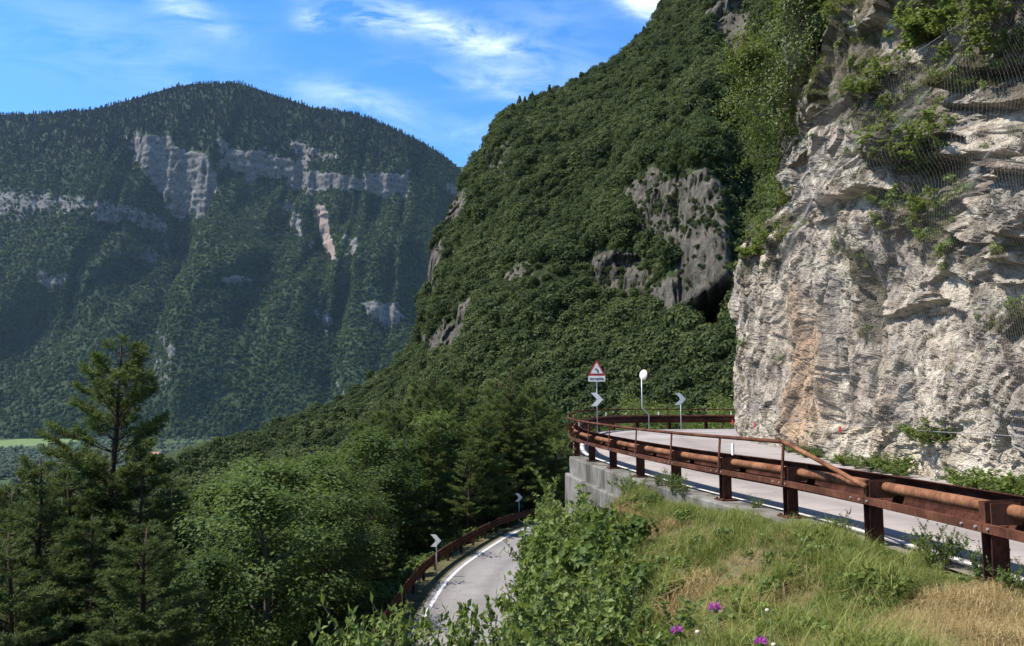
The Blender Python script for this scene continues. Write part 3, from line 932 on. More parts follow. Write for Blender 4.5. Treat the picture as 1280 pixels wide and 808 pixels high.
# a farther ridge in the gap
xr = np.linspace(-2600, 2600, 120)
hr = at_y(577, 204, 6500)[2] + 50 * fbm(np.stack([xr / 700, 0 * xr, 0 * xr], -1), 5, seed=5)
V = np.stack([np.stack([xr - 350, 0 * xr + 5400, 0 * xr + VZ], -1), np.stack([xr - 350, 0 * xr + 6000, hr * .6], -1), np.stack([xr - 350, 0 * xr + 6500, hr], -1),
              np.stack([xr - 350, 0 * xr + 8200, 0 * xr + VZ], -1)], 1)
me = np_mesh('far_ridge', V.reshape(-1, 3), grid_faces(120, 4), {'rock': np.zeros(480), 'pink': np.zeros(480)}, True)
tag(link_mesh('far_ridge', me, None, [M['ridge']]), kind='structure')

# ------------------------------------------------------------------ the steep hill across the side ravine
SKY_H = np.array([(-900, 800), (-300, 770), (0, 735), (100, 680), (160, 630), (200, 598), (240, 572), (300, 555), (350, 540), (400, 520), (440, 500), (490, 468), (512, 448), (521, 415), (528, 385), (534, 335), (540, 305), (550, 285),
                  (562, 258), (580, 226), (600, 192), (632, 147), (700, 117), (740, 98), (780, 79), (800, 62), (822, 40), (838, 14), (850, 2), (880, -14), (930, -40), (1000, -90), (1100, -140), (1400, -200)], float)
DS_H = np.array([(-900, 230), (0, 235), (200, 240), (400, 290), (515, 350), (600, 430), (780, 520), (900, 560), (1100, 560), (1400, 520)], float)
NUh, NVh = 520, 260
pxh = np.concatenate([np.linspace(-700, 480, 110, endpoint=False), np.linspace(480, 640, 150, endpoint=False), np.linspace(640, 940, 190, endpoint=False), np.linspace(940, 1400, 70)])
tanaz = (pxh - 640) / FPX
skyy = np.interp(pxh, SKY_H[:, 0], SKY_H[:, 1])
ys = np.interp(pxh, DS_H[:, 0], DS_H[:, 1])
zs = np.array([at_y(p, q, d)[2] for p, q, d in zip(pxh, skyy, ys)])
yf = np.interp(pxh, [-700, 300, 560, 700, 900, 1400], [95, 100, 112, 104, 92, 90])
zf = np.interp(pxh, [-700, 300, 560, 700, 900, 1400], [-72, -58, -46, -34, -16, -6])
v = np.linspace(0, 1, NVh)[None]
Yh = yf[:, None] + (ys - yf)[:, None] * v
prof = np.interp(v[0], [0, .15, .45, .75, .92, 1], [0, .18, .49, .78, .935, 1])[None]
Zh = zf[:, None] + (zs - zf)[:, None] * prof
Xh = tanaz[:, None] * Yh
ph = np.stack([Xh, Yh, Zh], -1)
fadeh = np.sin(np.pi * v) ** .7
Yh = Yh - fadeh * (16 * fbm(ph / 75.0, 4, .5, seed=111) + 5 * fbm(ph / 18.0, 3, seed=113))
ph = np.stack([Xh, Yh, Zh], -1)
hx, hy = project(ph)
ROCKS_H = [
    ([(800, 235), (850, 250), (905, 260), (925, 330), (915, 385), (905, 425), (862, 400), (850, 350), (800, 290), (785, 260)], 12, .95),
    ([(735, 330), (755, 322), (800, 330), (850, 362), (845, 395), (780, 380), (742, 372)], 12, .95),
    ([(640, 338), (700, 348), (740, 345), (745, 372), (690, 378), (640, 360)], 12, .62),
    ([(868, 24), (935, 18), (940, 64), (905, 56), (870, 44)], 8, 1.0), ([(826, 38), (862, 28), (866, 46), (836, 52)], 8, .6),
    ([(524, 330), (536, 300), (552, 292), (556, 350), (544, 376), (528, 372)], 7, 1.25), ([(604, 188), (634, 190), (636, 215), (612, 216)], 9, .75),
    ([(576, 262), (590, 264), (588, 284), (577, 282)], 6, .9), ([(520, 402), (572, 398), (578, 430), (556, 448), (522, 440)], 9, 1.2),
    ([(566, 372), (580, 374), (576, 396), (568, 394)], 6, .9), ([(590, 352), (604, 356), (600, 378), (590, 372)], 6, .7), ([(560, 330), (566, 330), (566, 350), (560, 350)], 5, .7), ([(540, 300), (552, 268), (580, 232), (588, 250), (566, 290)], 8, 1.0)]
wobh = 15 * fbm(ph / 11.0, 4, .6, seed=121)
rockh = np.zeros(hx.shape)
for poly, soft, st in ROCKS_H:
    rockh = np.maximum(rockh, st * smooth(-soft, soft, poly_sd(hx, hy, poly) + wobh))
rockh = rockh * (.82 + .30 * vnoise(ph / np.array([14.0, 14.0, 9.0]), 125))
dY = np.maximum(np.diff(Yh, axis=1), .05)
dY2 = dY * (1 - .62 * np.clip(rockh[:, 1:], 0, 1))
dY2 *= ((Yh[:, -1] - Yh[:, 0]) / dY2.sum(1))[:, None]
Yh2 = np.concatenate([Yh[:, :1], Yh[:, :1] + np.cumsum(dY2, 1)], 1)
fx, fe = facets(np.stack([Xh / 5, Yh / 9, Zh / 6], -1), 131, 1.3)
Yh2 = Yh2 - np.clip(rockh, 0, 1) * (2.6 * fx + 1.8 * fbm(ph / np.array([4.0, 9.0, 5.0]), 5, .65, seed=133))
# the deep dark overhang behind the cliff edge
cave = smooth(-5, 5, poly_sd(hx, hy, [(858, 392), (880, 376), (912, 366), (914, 420), (884, 420), (864, 408)]) + wobh * .4)
Yh2 = Yh2 + 26 * cave
ph = np.stack([Xh * (Yh2 / Yh), Yh2, Zh], -1)
rr = []
for dy_, dz_ in ((30, 4), (90, 0), (220, -40), (500, -160)):
    r = ph[:, -1].copy(); k = (r[:, 1] + dy_) / r[:, 1]
    r[:, 0] *= k; r[:, 1] *= k; r[:, 2] = r[:, 2] + dz_ * np.clip(r[:, 2] / 150, .15, 1)
    rr.append(r)
phF = np.concatenate([ph, np.stack(rr, 1)], 1)
z4 = np.zeros((NUh, 4))
me = np_mesh('hill', phF.reshape(-1, 3), grid_faces(NUh, NVh + 4), {'rock': np.concatenate([rockh, z4], 1).ravel(), 'pink': np.zeros(NUh * (NVh + 4))}, True)
tag(link_mesh('hill', me, None, [M['hill']]), kind='structure')

# ------------------------------------------------------------------ plant builders
def unit(a):
    return a / (np.linalg.norm(a, axis=-1, keepdims=True) + 1e-9)

def leaves(P, D, L, wd, r, fold=.25, N=None):
    """folded pointed leaves, turned towards N if given"""
    n = len(P)
    if N is None:
        S_ = unit(np.cross(D, r.normal(size=(n, 3))))
    else:
        D = unit(D - (D * N).sum(1)[:, None] * N)
        S_ = np.cross(D, N)
    N_ = np.cross(S_, D)
    L = np.broadcast_to(L, (n,))[:, None]; wd = np.broadcast_to(wd, (n,))[:, None]
    m = P + D * L * .45
    V = np.stack([P, m + S_ * wd + N_ * wd * fold, P + D * L, m - S_ * wd + N_ * wd * fold], 1).reshape(-1, 3)
    b = np.arange(n)[:, None] * 4
    T = np.concatenate([b + np.array([[0, 1, 2]]), b + np.array([[0, 2, 3]])])
    return V, T

def leaf_mesh(name, V, T, rnd_per_leaf, k=4):
    return np_mesh(name, V, T, {'rnd': np.repeat(rnd_per_leaf, k)})

def curve_pts(a, d, L, bend, n, r):
    d = d / np.linalg.norm(d)
    t = np.linspace(0, 1, n)[:, None]
    return a + d * L * t + np.asarray(bend) * L * t ** 2 + r.normal(size=(n, 3)) * L * .02 * t

def broadleaf(seed, Ht, spread, nbr, per_cluster, L, clear=.25, lean=0.0, csize=.55, thin=1.0, sub=5):
    r = np.random.default_rng(seed)
    mb = MB()
    n = 9
    t = np.linspace(0, 1, n)
    trunk = np.stack([np.cumsum(r.normal(0, .012 * Ht, n)) * t + lean * Ht * t ** 2, np.cumsum(r.normal(0, .012 * Ht, n)) * t, t * Ht * .93], -1)
    mb.tube(trunk, (.014 * Ht * (1 - t) + .003 * Ht) * thin, 7)
    C = []
    for k in range(nbr):
        h = clear + (1 - clear) * ((k + .5) / nbr) ** .85
        a0 = np.array([np.interp(h, t, trunk[:, c]) for c in range(3)])
        az = k * 2.399 + r.normal(0, .4)
        x = (h - clear) / (1 - clear)
        Lb = spread * (.55 + .75 * math.sin(math.pi * min(1, .22 + .78 * x)) ** .8) * r.uniform(.65, 1.12) * (1.0 if x < .8 else .72)
        el = math.radians(18 + 48 * x + r.normal(0, 9))
        d = np.array([math.cos(az) * math.cos(el), math.sin(az) * math.cos(el), math.sin(el)])
        br = curve_pts(a0, d, Lb, (0, 0, r.uniform(-.08, .16)), 6, r)
        mb.tube(br, np.linspace(.0045 * Ht, .001 * Ht, 6) * thin, 4, False)
        C.append(br[-1]); C.append(br[-2])
        for j in range(sub):
            q = br[r.integers(2, 6)]
            d2 = unit(d + r.normal(0, .75, 3) + np.array([0, 0, .1]))
            tw = curve_pts(q, d2, Lb * r.uniform(.22, .5), (0, 0, -.1), 4, r)
            mb.tube(tw, np.linspace(.0016 * Ht, .0006 * Ht, 4) * thin, 3, False)
            C += [tw[-1], tw[-2], tw[2] * .5 + tw[1] * .5]
    C = np.array(C)
    nC = len(C)
    ctr = np.repeat(C, per_cluster, 0)
    off = r.normal(size=ctr.shape) * csize * np.array([1, 1, .62])
    P = ctr + off
    out = unit(P - np.array([0, 0, Ht * .5]))
    D = unit(off / csize * .5 + out * .6 + r.normal(size=P.shape) * .7 + np.array([0, 0, -.15]))
    cr = np.repeat(r.uniform(0, 1, nC), per_cluster)
    N = unit(out * .7 + off / csize * .35 + np.array([0, 0, .5]) + r.normal(size=P.shape) * .45)
    V, T = leaves(P, D, L * r.uniform(.7, 1.3, len(P)), L * .33 * r.uniform(.8, 1.2, len(P)), r, .22, N)
    rnd = np.clip(.55 * cr + .45 * r.uniform(0, 1, len(P)), 0, 1)
    return mb.mesh('trunk', True), leaf_mesh('crown', V, T, rnd)

def pine(seed, Ht, base_r, whorl, clear, dens, droop=.0, L=.22, wd=.017, rise=25):
    r = np.random.default_rng(seed)
    mb = MB()
    n = 10
    t = np.linspace(0, 1, n)
    trunk = np.stack([np.cumsum(r.normal(0, .006 * Ht, n)) * t, np.cumsum(r.normal(0, .006 * Ht, n)) * t, t * Ht], -1)
    mb.tube(trunk, .013 * Ht * (1 - t) + .0016 * Ht, 8)
    tips, tdir = [], []
    h = clear * Ht
    while h < Ht * .985:
        x = (h / Ht - clear) / (1 - clear)
        for k in range(r.integers(3, 6)):
            az = r.uniform(0, 2 * math.pi)
            Lb = base_r * (1 - x) ** .72 * r.uniform(.5, 1.12) * (0.75 + .25 * min(1, x / .25)) + .35
            el = math.radians(rise * (.35 + 1.1 * x) + r.normal(0, 9))
            d = np.array([math.cos(az) * math.cos(el), math.sin(az) * math.cos(el), math.sin(el)])
            a0 = np.array([np.interp(h / Ht, t, trunk[:, c]) for c in range(3)])
            br = curve_pts(a0, d, Lb, (0, 0, .16 - droop), 7, r)
            mb.tube(br, np.linspace(.016 + .006 * Lb, .006, 7), 4, False)
            nt_ = max(3, int(Lb * dens))
            for j in range(nt_):
                u = .32 + .68 * (j + r.uniform()) / nt_
                q = np.array([np.interp(u, np.linspace(0, 1, 7), br[:, c]) for c in range(3)])
                sd_ = unit(np.cross(d, [0, 0, 1])) * r.choice([-1, 1])
                d2 = unit(d * .7 + sd_ * r.uniform(.2, 1.0) + np.array([0, 0, r.uniform(-.1, .45)]))
                Lt = (.22 + .28 * Lb * (1 - u)) * r.uniform(.6, 1.3)
                mb.tube(np.array([q, q + d2 * Lt]), [.006, .003], 3, False)
                for f in np.arange(.3, 1.01, .12 / max(Lt, .15)):
                    tips.append(q + d2 * Lt * f); tdir.append(d2)
            tips.append(br[-1]); tdir.append(unit(d + np.array([0, 0, .5])))
        h += whorl * r.uniform(.7, 1.25)
    tips = np.array(tips); tdir = np.array(tdir)
    per = 11
    P = np.repeat(tips, per, 0) + r.normal(0, .012, (len(tips) * per, 3))
    D = unit(np.repeat(tdir, per, 0) * .75 + r.normal(size=P.shape) * .75 + np.array([0, 0, .18]))
    V, T = leaves(P, D, L * r.uniform(.7, 1.3, len(P)), wd, r, 0)
    rnd = np.clip(.5 * np.repeat(r.uniform(0, 1, len(tips)), per) + .5 * r.uniform(0, 1, len(P)), 0, 1)
    return mb.mesh('trunk', True), leaf_mesh('crown', V, T, rnd)

def shrub_mesh(seed, Ht, nst, per, L, spread=.5, wd=.3):
    r = np.random.default_rng(seed)
    mb = MB(); P, D = [], []
    for k in range(nst):
        az = r.uniform(0, 2 * math.pi); el = math.radians(r.uniform(40, 86))
        d = np.array([math.cos(az) * math.cos(el), math.sin(az) * math.cos(el), math.sin(el)])
        Ls = Ht * r.uniform(.55, 1.05)
        st = curve_pts(np.array([math.cos(az), math.sin(az), 0]) * Ht * .06 * r.uniform(0, 1.5), d, Ls, (spread * .3 * math.cos(az), spread * .3 * math.sin(az), -.12), 7, r)
        mb.tube(st, np.linspace(.011, .003, 7) * Ht ** .5, 4, False)
        for j in range(4):
            q = st[r.integers(2, 6)]; d2 = unit(d + r.normal(0, .8, 3))
            tw = curve_pts(q, d2, Ls * r.uniform(.15, .4), (0, 0, -.08), 5, r)
            mb.tube(tw, np.linspace(.005, .002, 5) * Ht ** .5, 3, False)
            for c, nn in ((tw, per),):
                u = r.uniform(.15, 1, nn)
                q2 = np.stack([np.interp(u, np.linspace(0, 1, 5), c[:, a]) for a in range(3)], -1)
                P.append(q2); D.append(unit(d2 * .5 + r.normal(size=q2.shape) * .8 + np.array([0, 0, .1])))
        u = r.uniform(.25, 1, per)
        q2 = np.stack([np.interp(u, np.linspace(0, 1, 7), st[:, a]) for a in range(3)], -1)
        P.append(q2); D.append(unit(d * .5 + r.normal(size=q2.shape) * .8))
    P = np.vstack(P); D = np.vstack(D)
    D[:, 2] -= .15; D = unit(D)
    N = unit(P * np.array([.5, .5, .0]) / Ht + np.array([0, 0, .8]) + r.normal(size=P.shape) * .6)
    V, T = leaves(P, D, L * r.uniform(.45, 1.35, len(P)), L * wd * r.uniform(.8, 1.2, len(P)), r, .3, N)
    return mb.mesh('stem', True), leaf_mesh('foliage', V, T, r.uniform(0, 1, len(P)))

def plant(name, proto, mats, loc, sc, rz, label, cat, group=None, parts=('trunk', 'crown'), tilt=(0, 0), crown=None):
    o = empty(name, loc)
    o.scale = (sc, sc, sc) if np.isscalar(sc) else sc
    o.rotation_euler = (tilt[0], tilt[1], rz)
    for me_, m, pn in zip(proto, mats, parts):
        if not me_.materials: me_.materials.append(m)
        c = bpy.data.objects.new(pn, me_); col.objects.link(c); c.parent = o
        if crown and pn == 'crown':
            c.material_slots[0].link = 'OBJECT'; c.material_slots[0].material = crown
    tag(o, label, cat, group)
    return o

def clump_crown(seed, R, Hc, nq, q, lobes=9, base=.0, conical=False):
    """crown as leaf clumps over uneven lobes, for woods too far off to show leaves"""
    r = np.random.default_rng(seed)
    P, D = [], []
    if conical:
        h = r.uniform(0, 1, nq) ** .8
        rad = R * (1 - h) * r.uniform(.55, 1.05, nq) * (.8 + .35 * np.sin(h * 34 + r.uniform(0, 6)))
        az = r.uniform(0, 2 * math.pi, nq)
        P = np.stack([rad * np.cos(az), rad * np.sin(az), base + h * Hc], -1)
        D = unit(np.stack([np.cos(az), np.sin(az), -.35 + 0 * az], -1) + r.normal(size=P.shape) * .35)
    else:
        for k in range(lobes):
            c = np.array([r.normal(0, .42) * R, r.normal(0, .42) * R, base + Hc * r.uniform(.32, .8)])
            rr_ = R * r.uniform(.4, .62)
            n_ = nq // lobes
            d = unit(r.normal(size=(n_, 3)) + np.array([0, 0, .35]))
            P.append(c + d * np.array([rr_, rr_, rr_ * .85]) * r.uniform(.8, 1.08, (n_, 1)))
            D.append(unit(d + np.array([0, 0, .25]) + r.normal(size=d.shape) * .38))
        P = np.vstack(P); D = np.vstack(D)
    if conical:
        V, T = leaves(P - D * q * .4, D, q * r.uniform(.7, 1.35, len(P)), q * .38, r, .3)
    else:
        N = D; D = unit(r.normal(size=P.shape) + np.array([0, 0, -.4])); D = unit(D - (D * N).sum(1)[:, None] * N)
        V, T = leaves(P - D * q * .5, D, q * r.uniform(.7, 1.35, len(P)), q * .42, r, .22, N)
    return V, T, np.repeat(r.uniform(0, 1, len(P)), 4)

def source(name, V, T, rnd, m):
    me = np_mesh(name, V, T, {'rnd': rnd}); me.materials.append(m)
    return bpy.data.objects.new(name, me)

def scatter(name, P, sc, rz, var, sources, label, cat, tilt=None):
    """stuff: one object, its pieces placed on points by geometry nodes"""
    P = np.asarray(P, np.float32)
    me = bpy.data.meshes.new(name); me.vertices.add(len(P)); me.vertices.foreach_set('co', P.ravel())
    rot = np.zeros((len(P), 3), np.float32); rot[:, 2] = rz
    if tilt is not None: rot[:, :2] = tilt
    a = me.attributes.new('rot', 'FLOAT_VECTOR', 'POINT'); a.data.foreach_set('vector', rot.ravel())
    sc = np.asarray(sc, np.float32)
    if sc.ndim == 1: sc = np.repeat(sc[:, None], 3, 1)
    a = me.attributes.new('scl', 'FLOAT_VECTOR', 'POINT'); a.data.foreach_set('vector', sc.ravel())
    a = me.attributes.new('var', 'INT', 'POINT'); a.data.foreach_set('value', np.asarray(var, np.int32))
    o = link_mesh(name, me)
    ng = bpy.data.node_groups.new(name, 'GeometryNodeTree')
    ng.interface.new_socket('Geometry', in_out='INPUT', socket_type='NodeSocketGeometry')
    ng.interface.new_socket('Geometry', in_out='OUTPUT', socket_type='NodeSocketGeometry')
    gi = ng.nodes.new('NodeGroupInput'); go = ng.nodes.new('NodeGroupOutput')
    def named(nm, typ):
        nd = ng.nodes.new('GeometryNodeInputNamedAttribute'); nd.data_type = typ; nd.inputs['Name'].default_value = nm
        return nd.outputs['Attribute']
    ra, sa, va = named('rot', 'FLOAT_VECTOR'), named('scl', 'FLOAT_VECTOR'), named('var', 'INT')
    join = ng.nodes.new('GeometryNodeJoinGeometry')
    for k, src in enumerate(sources):
        oi = ng.nodes.new('GeometryNodeObjectInfo'); oi.inputs['Object'].default_value = src; oi.inputs['As Instance'].default_value = True
        cp = ng.nodes.new('FunctionNodeCompare'); cp.data_type = 'INT'; cp.operation = 'EQUAL'
        ia = [s for s in cp.inputs if s.type == 'INT']
        ng.links.new(va, ia[0]); ia[1].default_value = k
        ip = ng.nodes.new('GeometryNodeInstanceOnPoints')
        ng.links.new(gi.outputs[0], ip.inputs['Points']); ng.links.new(cp.outputs[0], ip.inputs['Selection'])
        ng.links.new(oi.outputs['Geometry'], ip.inputs['Instance'])
        er = ng.nodes.new('FunctionNodeEulerToRotation'); ng.links.new(ra, er.inputs[0])
        ng.links.new(er.outputs[0], ip.inputs['Rotation']); ng.links.new(sa, ip.inputs['Scale'])
        ng.links.new(ip.outputs[0], join.inputs[0])
    ng.links.new(join.outputs[0], go.inputs[0])
    md = o.modifiers.new('scatter', 'NODES'); md.node_group = ng
    tag(o, label, cat, None, 'stuff')
    return o

def sample_grid(G, n, weight=None, r=rng):
    a = G[1:, :-1] - G[:-1, :-1]; b = G[:-1, 1:] - G[:-1, :-1]
    area = np.linalg.norm(np.cross(a, b), axis=-1)
    if weight is not None: area = area * weight[:-1, :-1]
    p = area.ravel() / area.sum()
    k = r.choice(p.size, n, p=p)
    i, j = np.unravel_index(k, area.shape)
    return bil(G, i + r.uniform(0, 1, n), j + r.uniform(0, 1, n)), i, j

# ------------------------------------------------------------------ woods too far off to count
far_src = [source('mountain_tree', *clump_crown(300 + k, 1.0, 2.0, 84, .62, 6), M['leaf_far']) for k in range(3)] + \
          [source('mountain_conifer', *clump_crown(310 + k, .75, 3.0, 76, .62, conical=True), M['conifer_far']) for k in range(2)]
inview = ((gx_ > -140) & (gx_ < 660)).astype(float)
wt = np.clip(1 - 1.9 * np.clip(rockm - .22, 0, 1), 0, 1) * np.where(inview > 0, 1, .22)
NF = 64000
Pm, im, jm = sample_grid(pm, NF, wt)
mx, my = project(Pm)
highl = smooth(235, 165, my) * .85 + .08 + .25 * (vnoise(Pm / 160.0, 3) > .45)
conif = rng.uniform(0, 1, NF) < np.clip(highl, 0, 1)
s0 = np.where(conif, rng.uniform(3.6, 6.2, NF), rng.uniform(3.8, 7.2, NF))
s3 = np.stack([s0, s0, s0 * np.where(conif, rng.uniform(.9, 1.25, NF), rng.uniform(.75, 1.1, NF))], -1)
Pm[:, 2] -= np.where(conif, 1.0, 3.5)
scatter('mountain_wood', Pm, s3, rng.uniform(0, 6.28, NF), np.where(conif, 3 + rng.integers(0, 2, NF), rng.integers(0, 3, NF)), far_src,
        'dark dense wood covering the mountain across the valley', 'wood')

hill_src = [source('hill_tree', *clump_crown(330 + k, 1.0, 2.1, 620, .27, 13), M['leaf_hill']) for k in range(5)] + \
           [source('hill_conifer', *clump_crown(340, .95, 3.0, 420, .34, conical=True), M['needle'])]
NH = 21000
whh = np.clip(1 - 1.35 * np.clip(rockh - .2, 0, 1), np.where((hx > 600) & (vnoise(ph / np.array([10.0, 10.0, 7.0]), 127) > .12), .85, .0), 1) * np.where((hx > 130) & (hx < 1010), 1, .15) / (np.maximum(ph[..., 1], 110) / 250) ** 1.1
Ph, ih, jh = sample_grid(ph, NH, whh)
pxx, pyy = project(Ph)
edge_ = np.interp(pxx, SKY_H[:, 0], SKY_H[:, 1])
conh = (rng.uniform(0, 1, NH) < .006 + .07 * smooth(26, 4, pyy - edge_) * (pxx > 640))
small = np.interp(np.linalg.norm(Ph - CAM, axis=1), [110, 200, 500], [.72, .85, 1.05])
bushy = np.clip(rockh[ih, jh] * 1.3, 0, .72)
s0 = np.where(conh, rng.uniform(2.2, 3.2, NH), rng.uniform(1.15, 2.0, NH) ** 1.75) * small * (1 - bushy)
s3 = np.stack([s0, s0, s0 * rng.uniform(.8, 1.2, NH)], -1)
Ph[:, 2] -= s0 * .45
cavek = poly_sd(pxx, pyy, [(852, 396), (880, 372), (915, 362), (918, 418), (884, 416), (862, 410)]) < 0
keep = cavek
scatter('hill_wood', Ph[keep], s3[keep], rng.uniform(0, 6.28, NH)[keep], np.where(conh, 5, rng.integers(0, 5, NH))[keep], hill_src,
        'green broadleaf wood clothing the steep hill behind the road bend', 'wood')

# trees, hedges along the valley floor
val_src = [source('valley_tree', *clump_crown(350 + k, 1.0, 2.0, 220, .40, 8), M['willow']) for k in range(3)]
vp = []
while len(vp) < 4500:
    x, y = rng.uniform(-60, 420), rng.uniform(549, 668)
    p = at_z(x, y, VZ)
    if p[1] > 2600: continue
    if vnoise(np.array([[p[0] / 70, p[1] / 120, 0]]), 6)[0] < -.35: continue
    if poly_sd(np.array([x]), np.array([y]), [(-90, 552), (0, 549), (45, 545.5), (92, 546.5), (102, 552.5), (60, 559), (0, 562), (-90, 567)])[0] > 0: continue
    if poly_sd(np.array([x]), np.array([y]), [(-60, 626), (40, 612), (130, 601), (150, 612), (60, 634), (-40, 650)])[0] > 0 and rng.uniform() < .9: continue
    vp.append(p)
vp = np.array(vp)
s0 = rng.uniform(2.6, 6.5, len(vp))
vp[:, 2] -= s0 * .2
scatter('valley_trees', vp, s0, rng.uniform(0, 6.28, len(vp)), rng.integers(0, 3, len(vp)), val_src, 'pale green trees and hedges along the valley floor', 'trees')

# ------------------------------------------------------------------ trees one can tell apart, on the slope below the lower road
PINE = [pine(401, 17, 3.6, .42, .22, 8), pine(402, 17, 3.2, .42, .30, 8, .04), pine(403, 15, 3.4, .40, .18, 8, .10, rise=10)]
BROAD = [broadleaf(411, 12, 3.1, 24, 22, .20, .28, 0, .40), broadleaf(412, 12, 2.6, 22, 22, .20, .35, .04, .40), broadleaf(413, 11, 3.4, 24, 22, .20, .22, -.04, .42)]
LIME = [broadleaf(421, 9, 2.5, 30, 26, .15, .12, 0, .45), broadleaf(422, 8, 2.3, 26, 26, .15, .1, .05, .42)]
PM = (M['bark_dark'], M['needle']); BMAT = (M['bark_grey'], M['leaf_tree']); LM = (M['bark_grey'], M['leaf_lime'])
def top_of(proto):
    a = np.empty(len(proto[1].vertices) * 3, np.float32); proto[1].vertices.foreach_get('co', a)
    return float(np.percentile(a[2::3], 99.7))
PH = [top_of(p) for p in PINE]; BH = [top_of(p) for p in BROAD]; LH = [top_of(p) for p in LIME]
print('tops', PH, BH, LH, 'tris', [len(p[0].polygons) * 2 + len(p[1].polygons) for p in PINE + BROAD + LIME])

def root(px_, D):
    x = (px_ - 640) / FPX * D
    return np.array([x, D, float(zbank(np.array([x]), np.array([D]))[0])])

def special(px_, D, topy, proto, h0, mats, name, label, cat, wid=1.0, sink=.25, group=None, rz=None, crown=None):
    p = root(px_, D)
    h = at_y(px_, topy, D)[2] - p[2]
    s = h / h0
    p[2] -= sink
    return plant(name, proto, mats, p, (s * wid, s * wid, s), rz if rz is not None else random.uniform(0, 6.28), label, cat, group, crown=crown)

special(152, 31, 424, PINE[0], PH[0], PM, 'pine_tree', 'tallest dark pine, its pointed top standing alone against the far mountain', 'pine', 1.2, rz=.6)
special(66, 25, 566, PINE[1], PH[1], PM, 'pine_tree', 'broad dark pine with a bare lower trunk next to the tallest pine', 'pine', 1.2, rz=2.2)
special(222, 34, 612, PINE[2], PH[2], PM, 'pine_tree', 'low spreading pine between the tallest pine and the broad hazel', 'pine', 1.1, rz=1.1)
special(-30, 30, 600, PINE[2], PH[2], PM, 'pine_tree', 'pine at the outer rim of the wood beside the broad dark pine', 'pine', 1.2, rz=4.4)
special(545, 62, 470, PINE[0], PH[0], PM, 'pine_tree', 'tall olive pine rising behind the middle of the lower road rail', 'pine', 1.25, rz=3.0)
special(640, 72, 456, PINE[1], PH[1], PM, 'pine_tree', 'tall round topped pine rising below the triangular road sign', 'pine', 1.35, rz=5.2)
special(503, 56, 500, PINE[1], PH[1], PM, 'pine_tree', 'open crowned pine whose bare reddish trunk shows above the lower road', 'pine', 1.3, rz=.2)
special(345, 33, 566, BROAD[0], BH[0], BMAT, 'broadleaf_tree', 'broad leafy hazel with pale slender stems between the pines', 'tree', 1.35, rz=2.0)
special(408, 36, 560, BROAD[1], BH[1], BMAT, 'broadleaf_tree', 'leafy tree with a pale trunk next to the broad hazel', 'tree', 1.3, rz=.9)

for k, (a, d, ty, v_, w_) in enumerate([(455, 58, 522, 1, 1.3), (482, 64, 506, 0, 1.2), (575, 66, 484, 2, 1.3), (605, 60, 502, 0, 1.3), (668, 70, 472, 0, 1.3), (692, 66, 508, 1, 1.3), (622, 82, 474, 2, 1.3), (585, 54, 545, 1, 1.3),
                                         (652, 64, 520, 2, 1.2), (520, 70, 478, 1, 1.3), (540, 56, 520, 0, 1.2), (630, 66, 490, 2, 1.3), (470, 50, 545, 2, 1.2), (560, 78, 476, 0, 1.3)]):
    special(a, d, ty, PINE[v_], PH[v_], PM, 'pine_tree', 'full crowned light green pine rising above the lower road chevrons', 'pine', w_, group='pines above the lower road chevrons', crown=M['needle_light'])
for k, (a, d, ty, v_, w_) in enumerate([(20, 27, 604, 2, 1.3), (112, 29, 590, 1, 1.3), (188, 30, 562, 2, 1.15), (250, 37, 604, 0, 1.3), (206, 42, 590, 1, 1.3), (135, 24, 640, 2, 1.3), (35, 22, 660, 1, 1.4), (225, 27, 665, 1, 1.3), (-5, 40, 616, 0, 1.3)]):
    special(a, d, ty, PINE[v_], PH[v_], PM, 'pine_tree', 'dense full pine crowding around the tallest pine', 'pine', w_, group='dense pines crowding the tallest pine')
LIM = np.array([(-120, 610), (0, 604), (40, 596), (100, 596), (200, 618), (240, 606), (270, 590), (300, 574), (340, 562), (400, 560), (440, 560), (470, 530), (500, 505), (530, 496), (560, 500),
                (600, 492), (640, 474), (670, 482), (700, 520), (718, 548), (730, 545), (770, 502), (800, 488), (820, 502), (860, 510), (890, 500), (915, 490), (1000, 470)], float)
placed = [np.array([(p - 640) / FPX * d, d]) for p, d in ((152, 31), (66, 25), (222, 34), (-30, 30), (545, 62), (640, 72), (503, 56), (345, 33), (408, 36), (455, 58), (482, 64), (575, 66), (605, 60), (668, 70), (692, 66), (622, 82), (585, 54), (652, 60), (520, 70), (560, 78), (20, 27), (112, 29), (188, 30), (250, 37), (206, 42), (95, 36), (135, 24), (35, 22), (225, 27), (-5, 40))]
LAB = {'p': ('pine_tree', 'dark pine standing in the wood below the lower road', 'pine', 'pines in the wood below the lower road'),
       'b': ('broadleaf_tree', 'leafy broadleaf tree in the wood below the lower road', 'tree', 'broadleaf trees in the wood below the lower road'),
       'l': ('bright_tree', 'bright yellow green tree standing beyond the far guard rail of the bend', 'tree', 'bright green trees beyond the bend')}
cx_ = rng.uniform(-62, 34, 5200); cy_ = rng.uniform(15, 112, 5200)
cz_ = zbank(cx_, cy_); cd_ = sdist(cx_, cy_, LOWC); cr_ = sdist(cx_, cy_, RAILC)
order = np.argsort(cy_ + rng.uniform(0, 30, 5200))
nt_count = 0
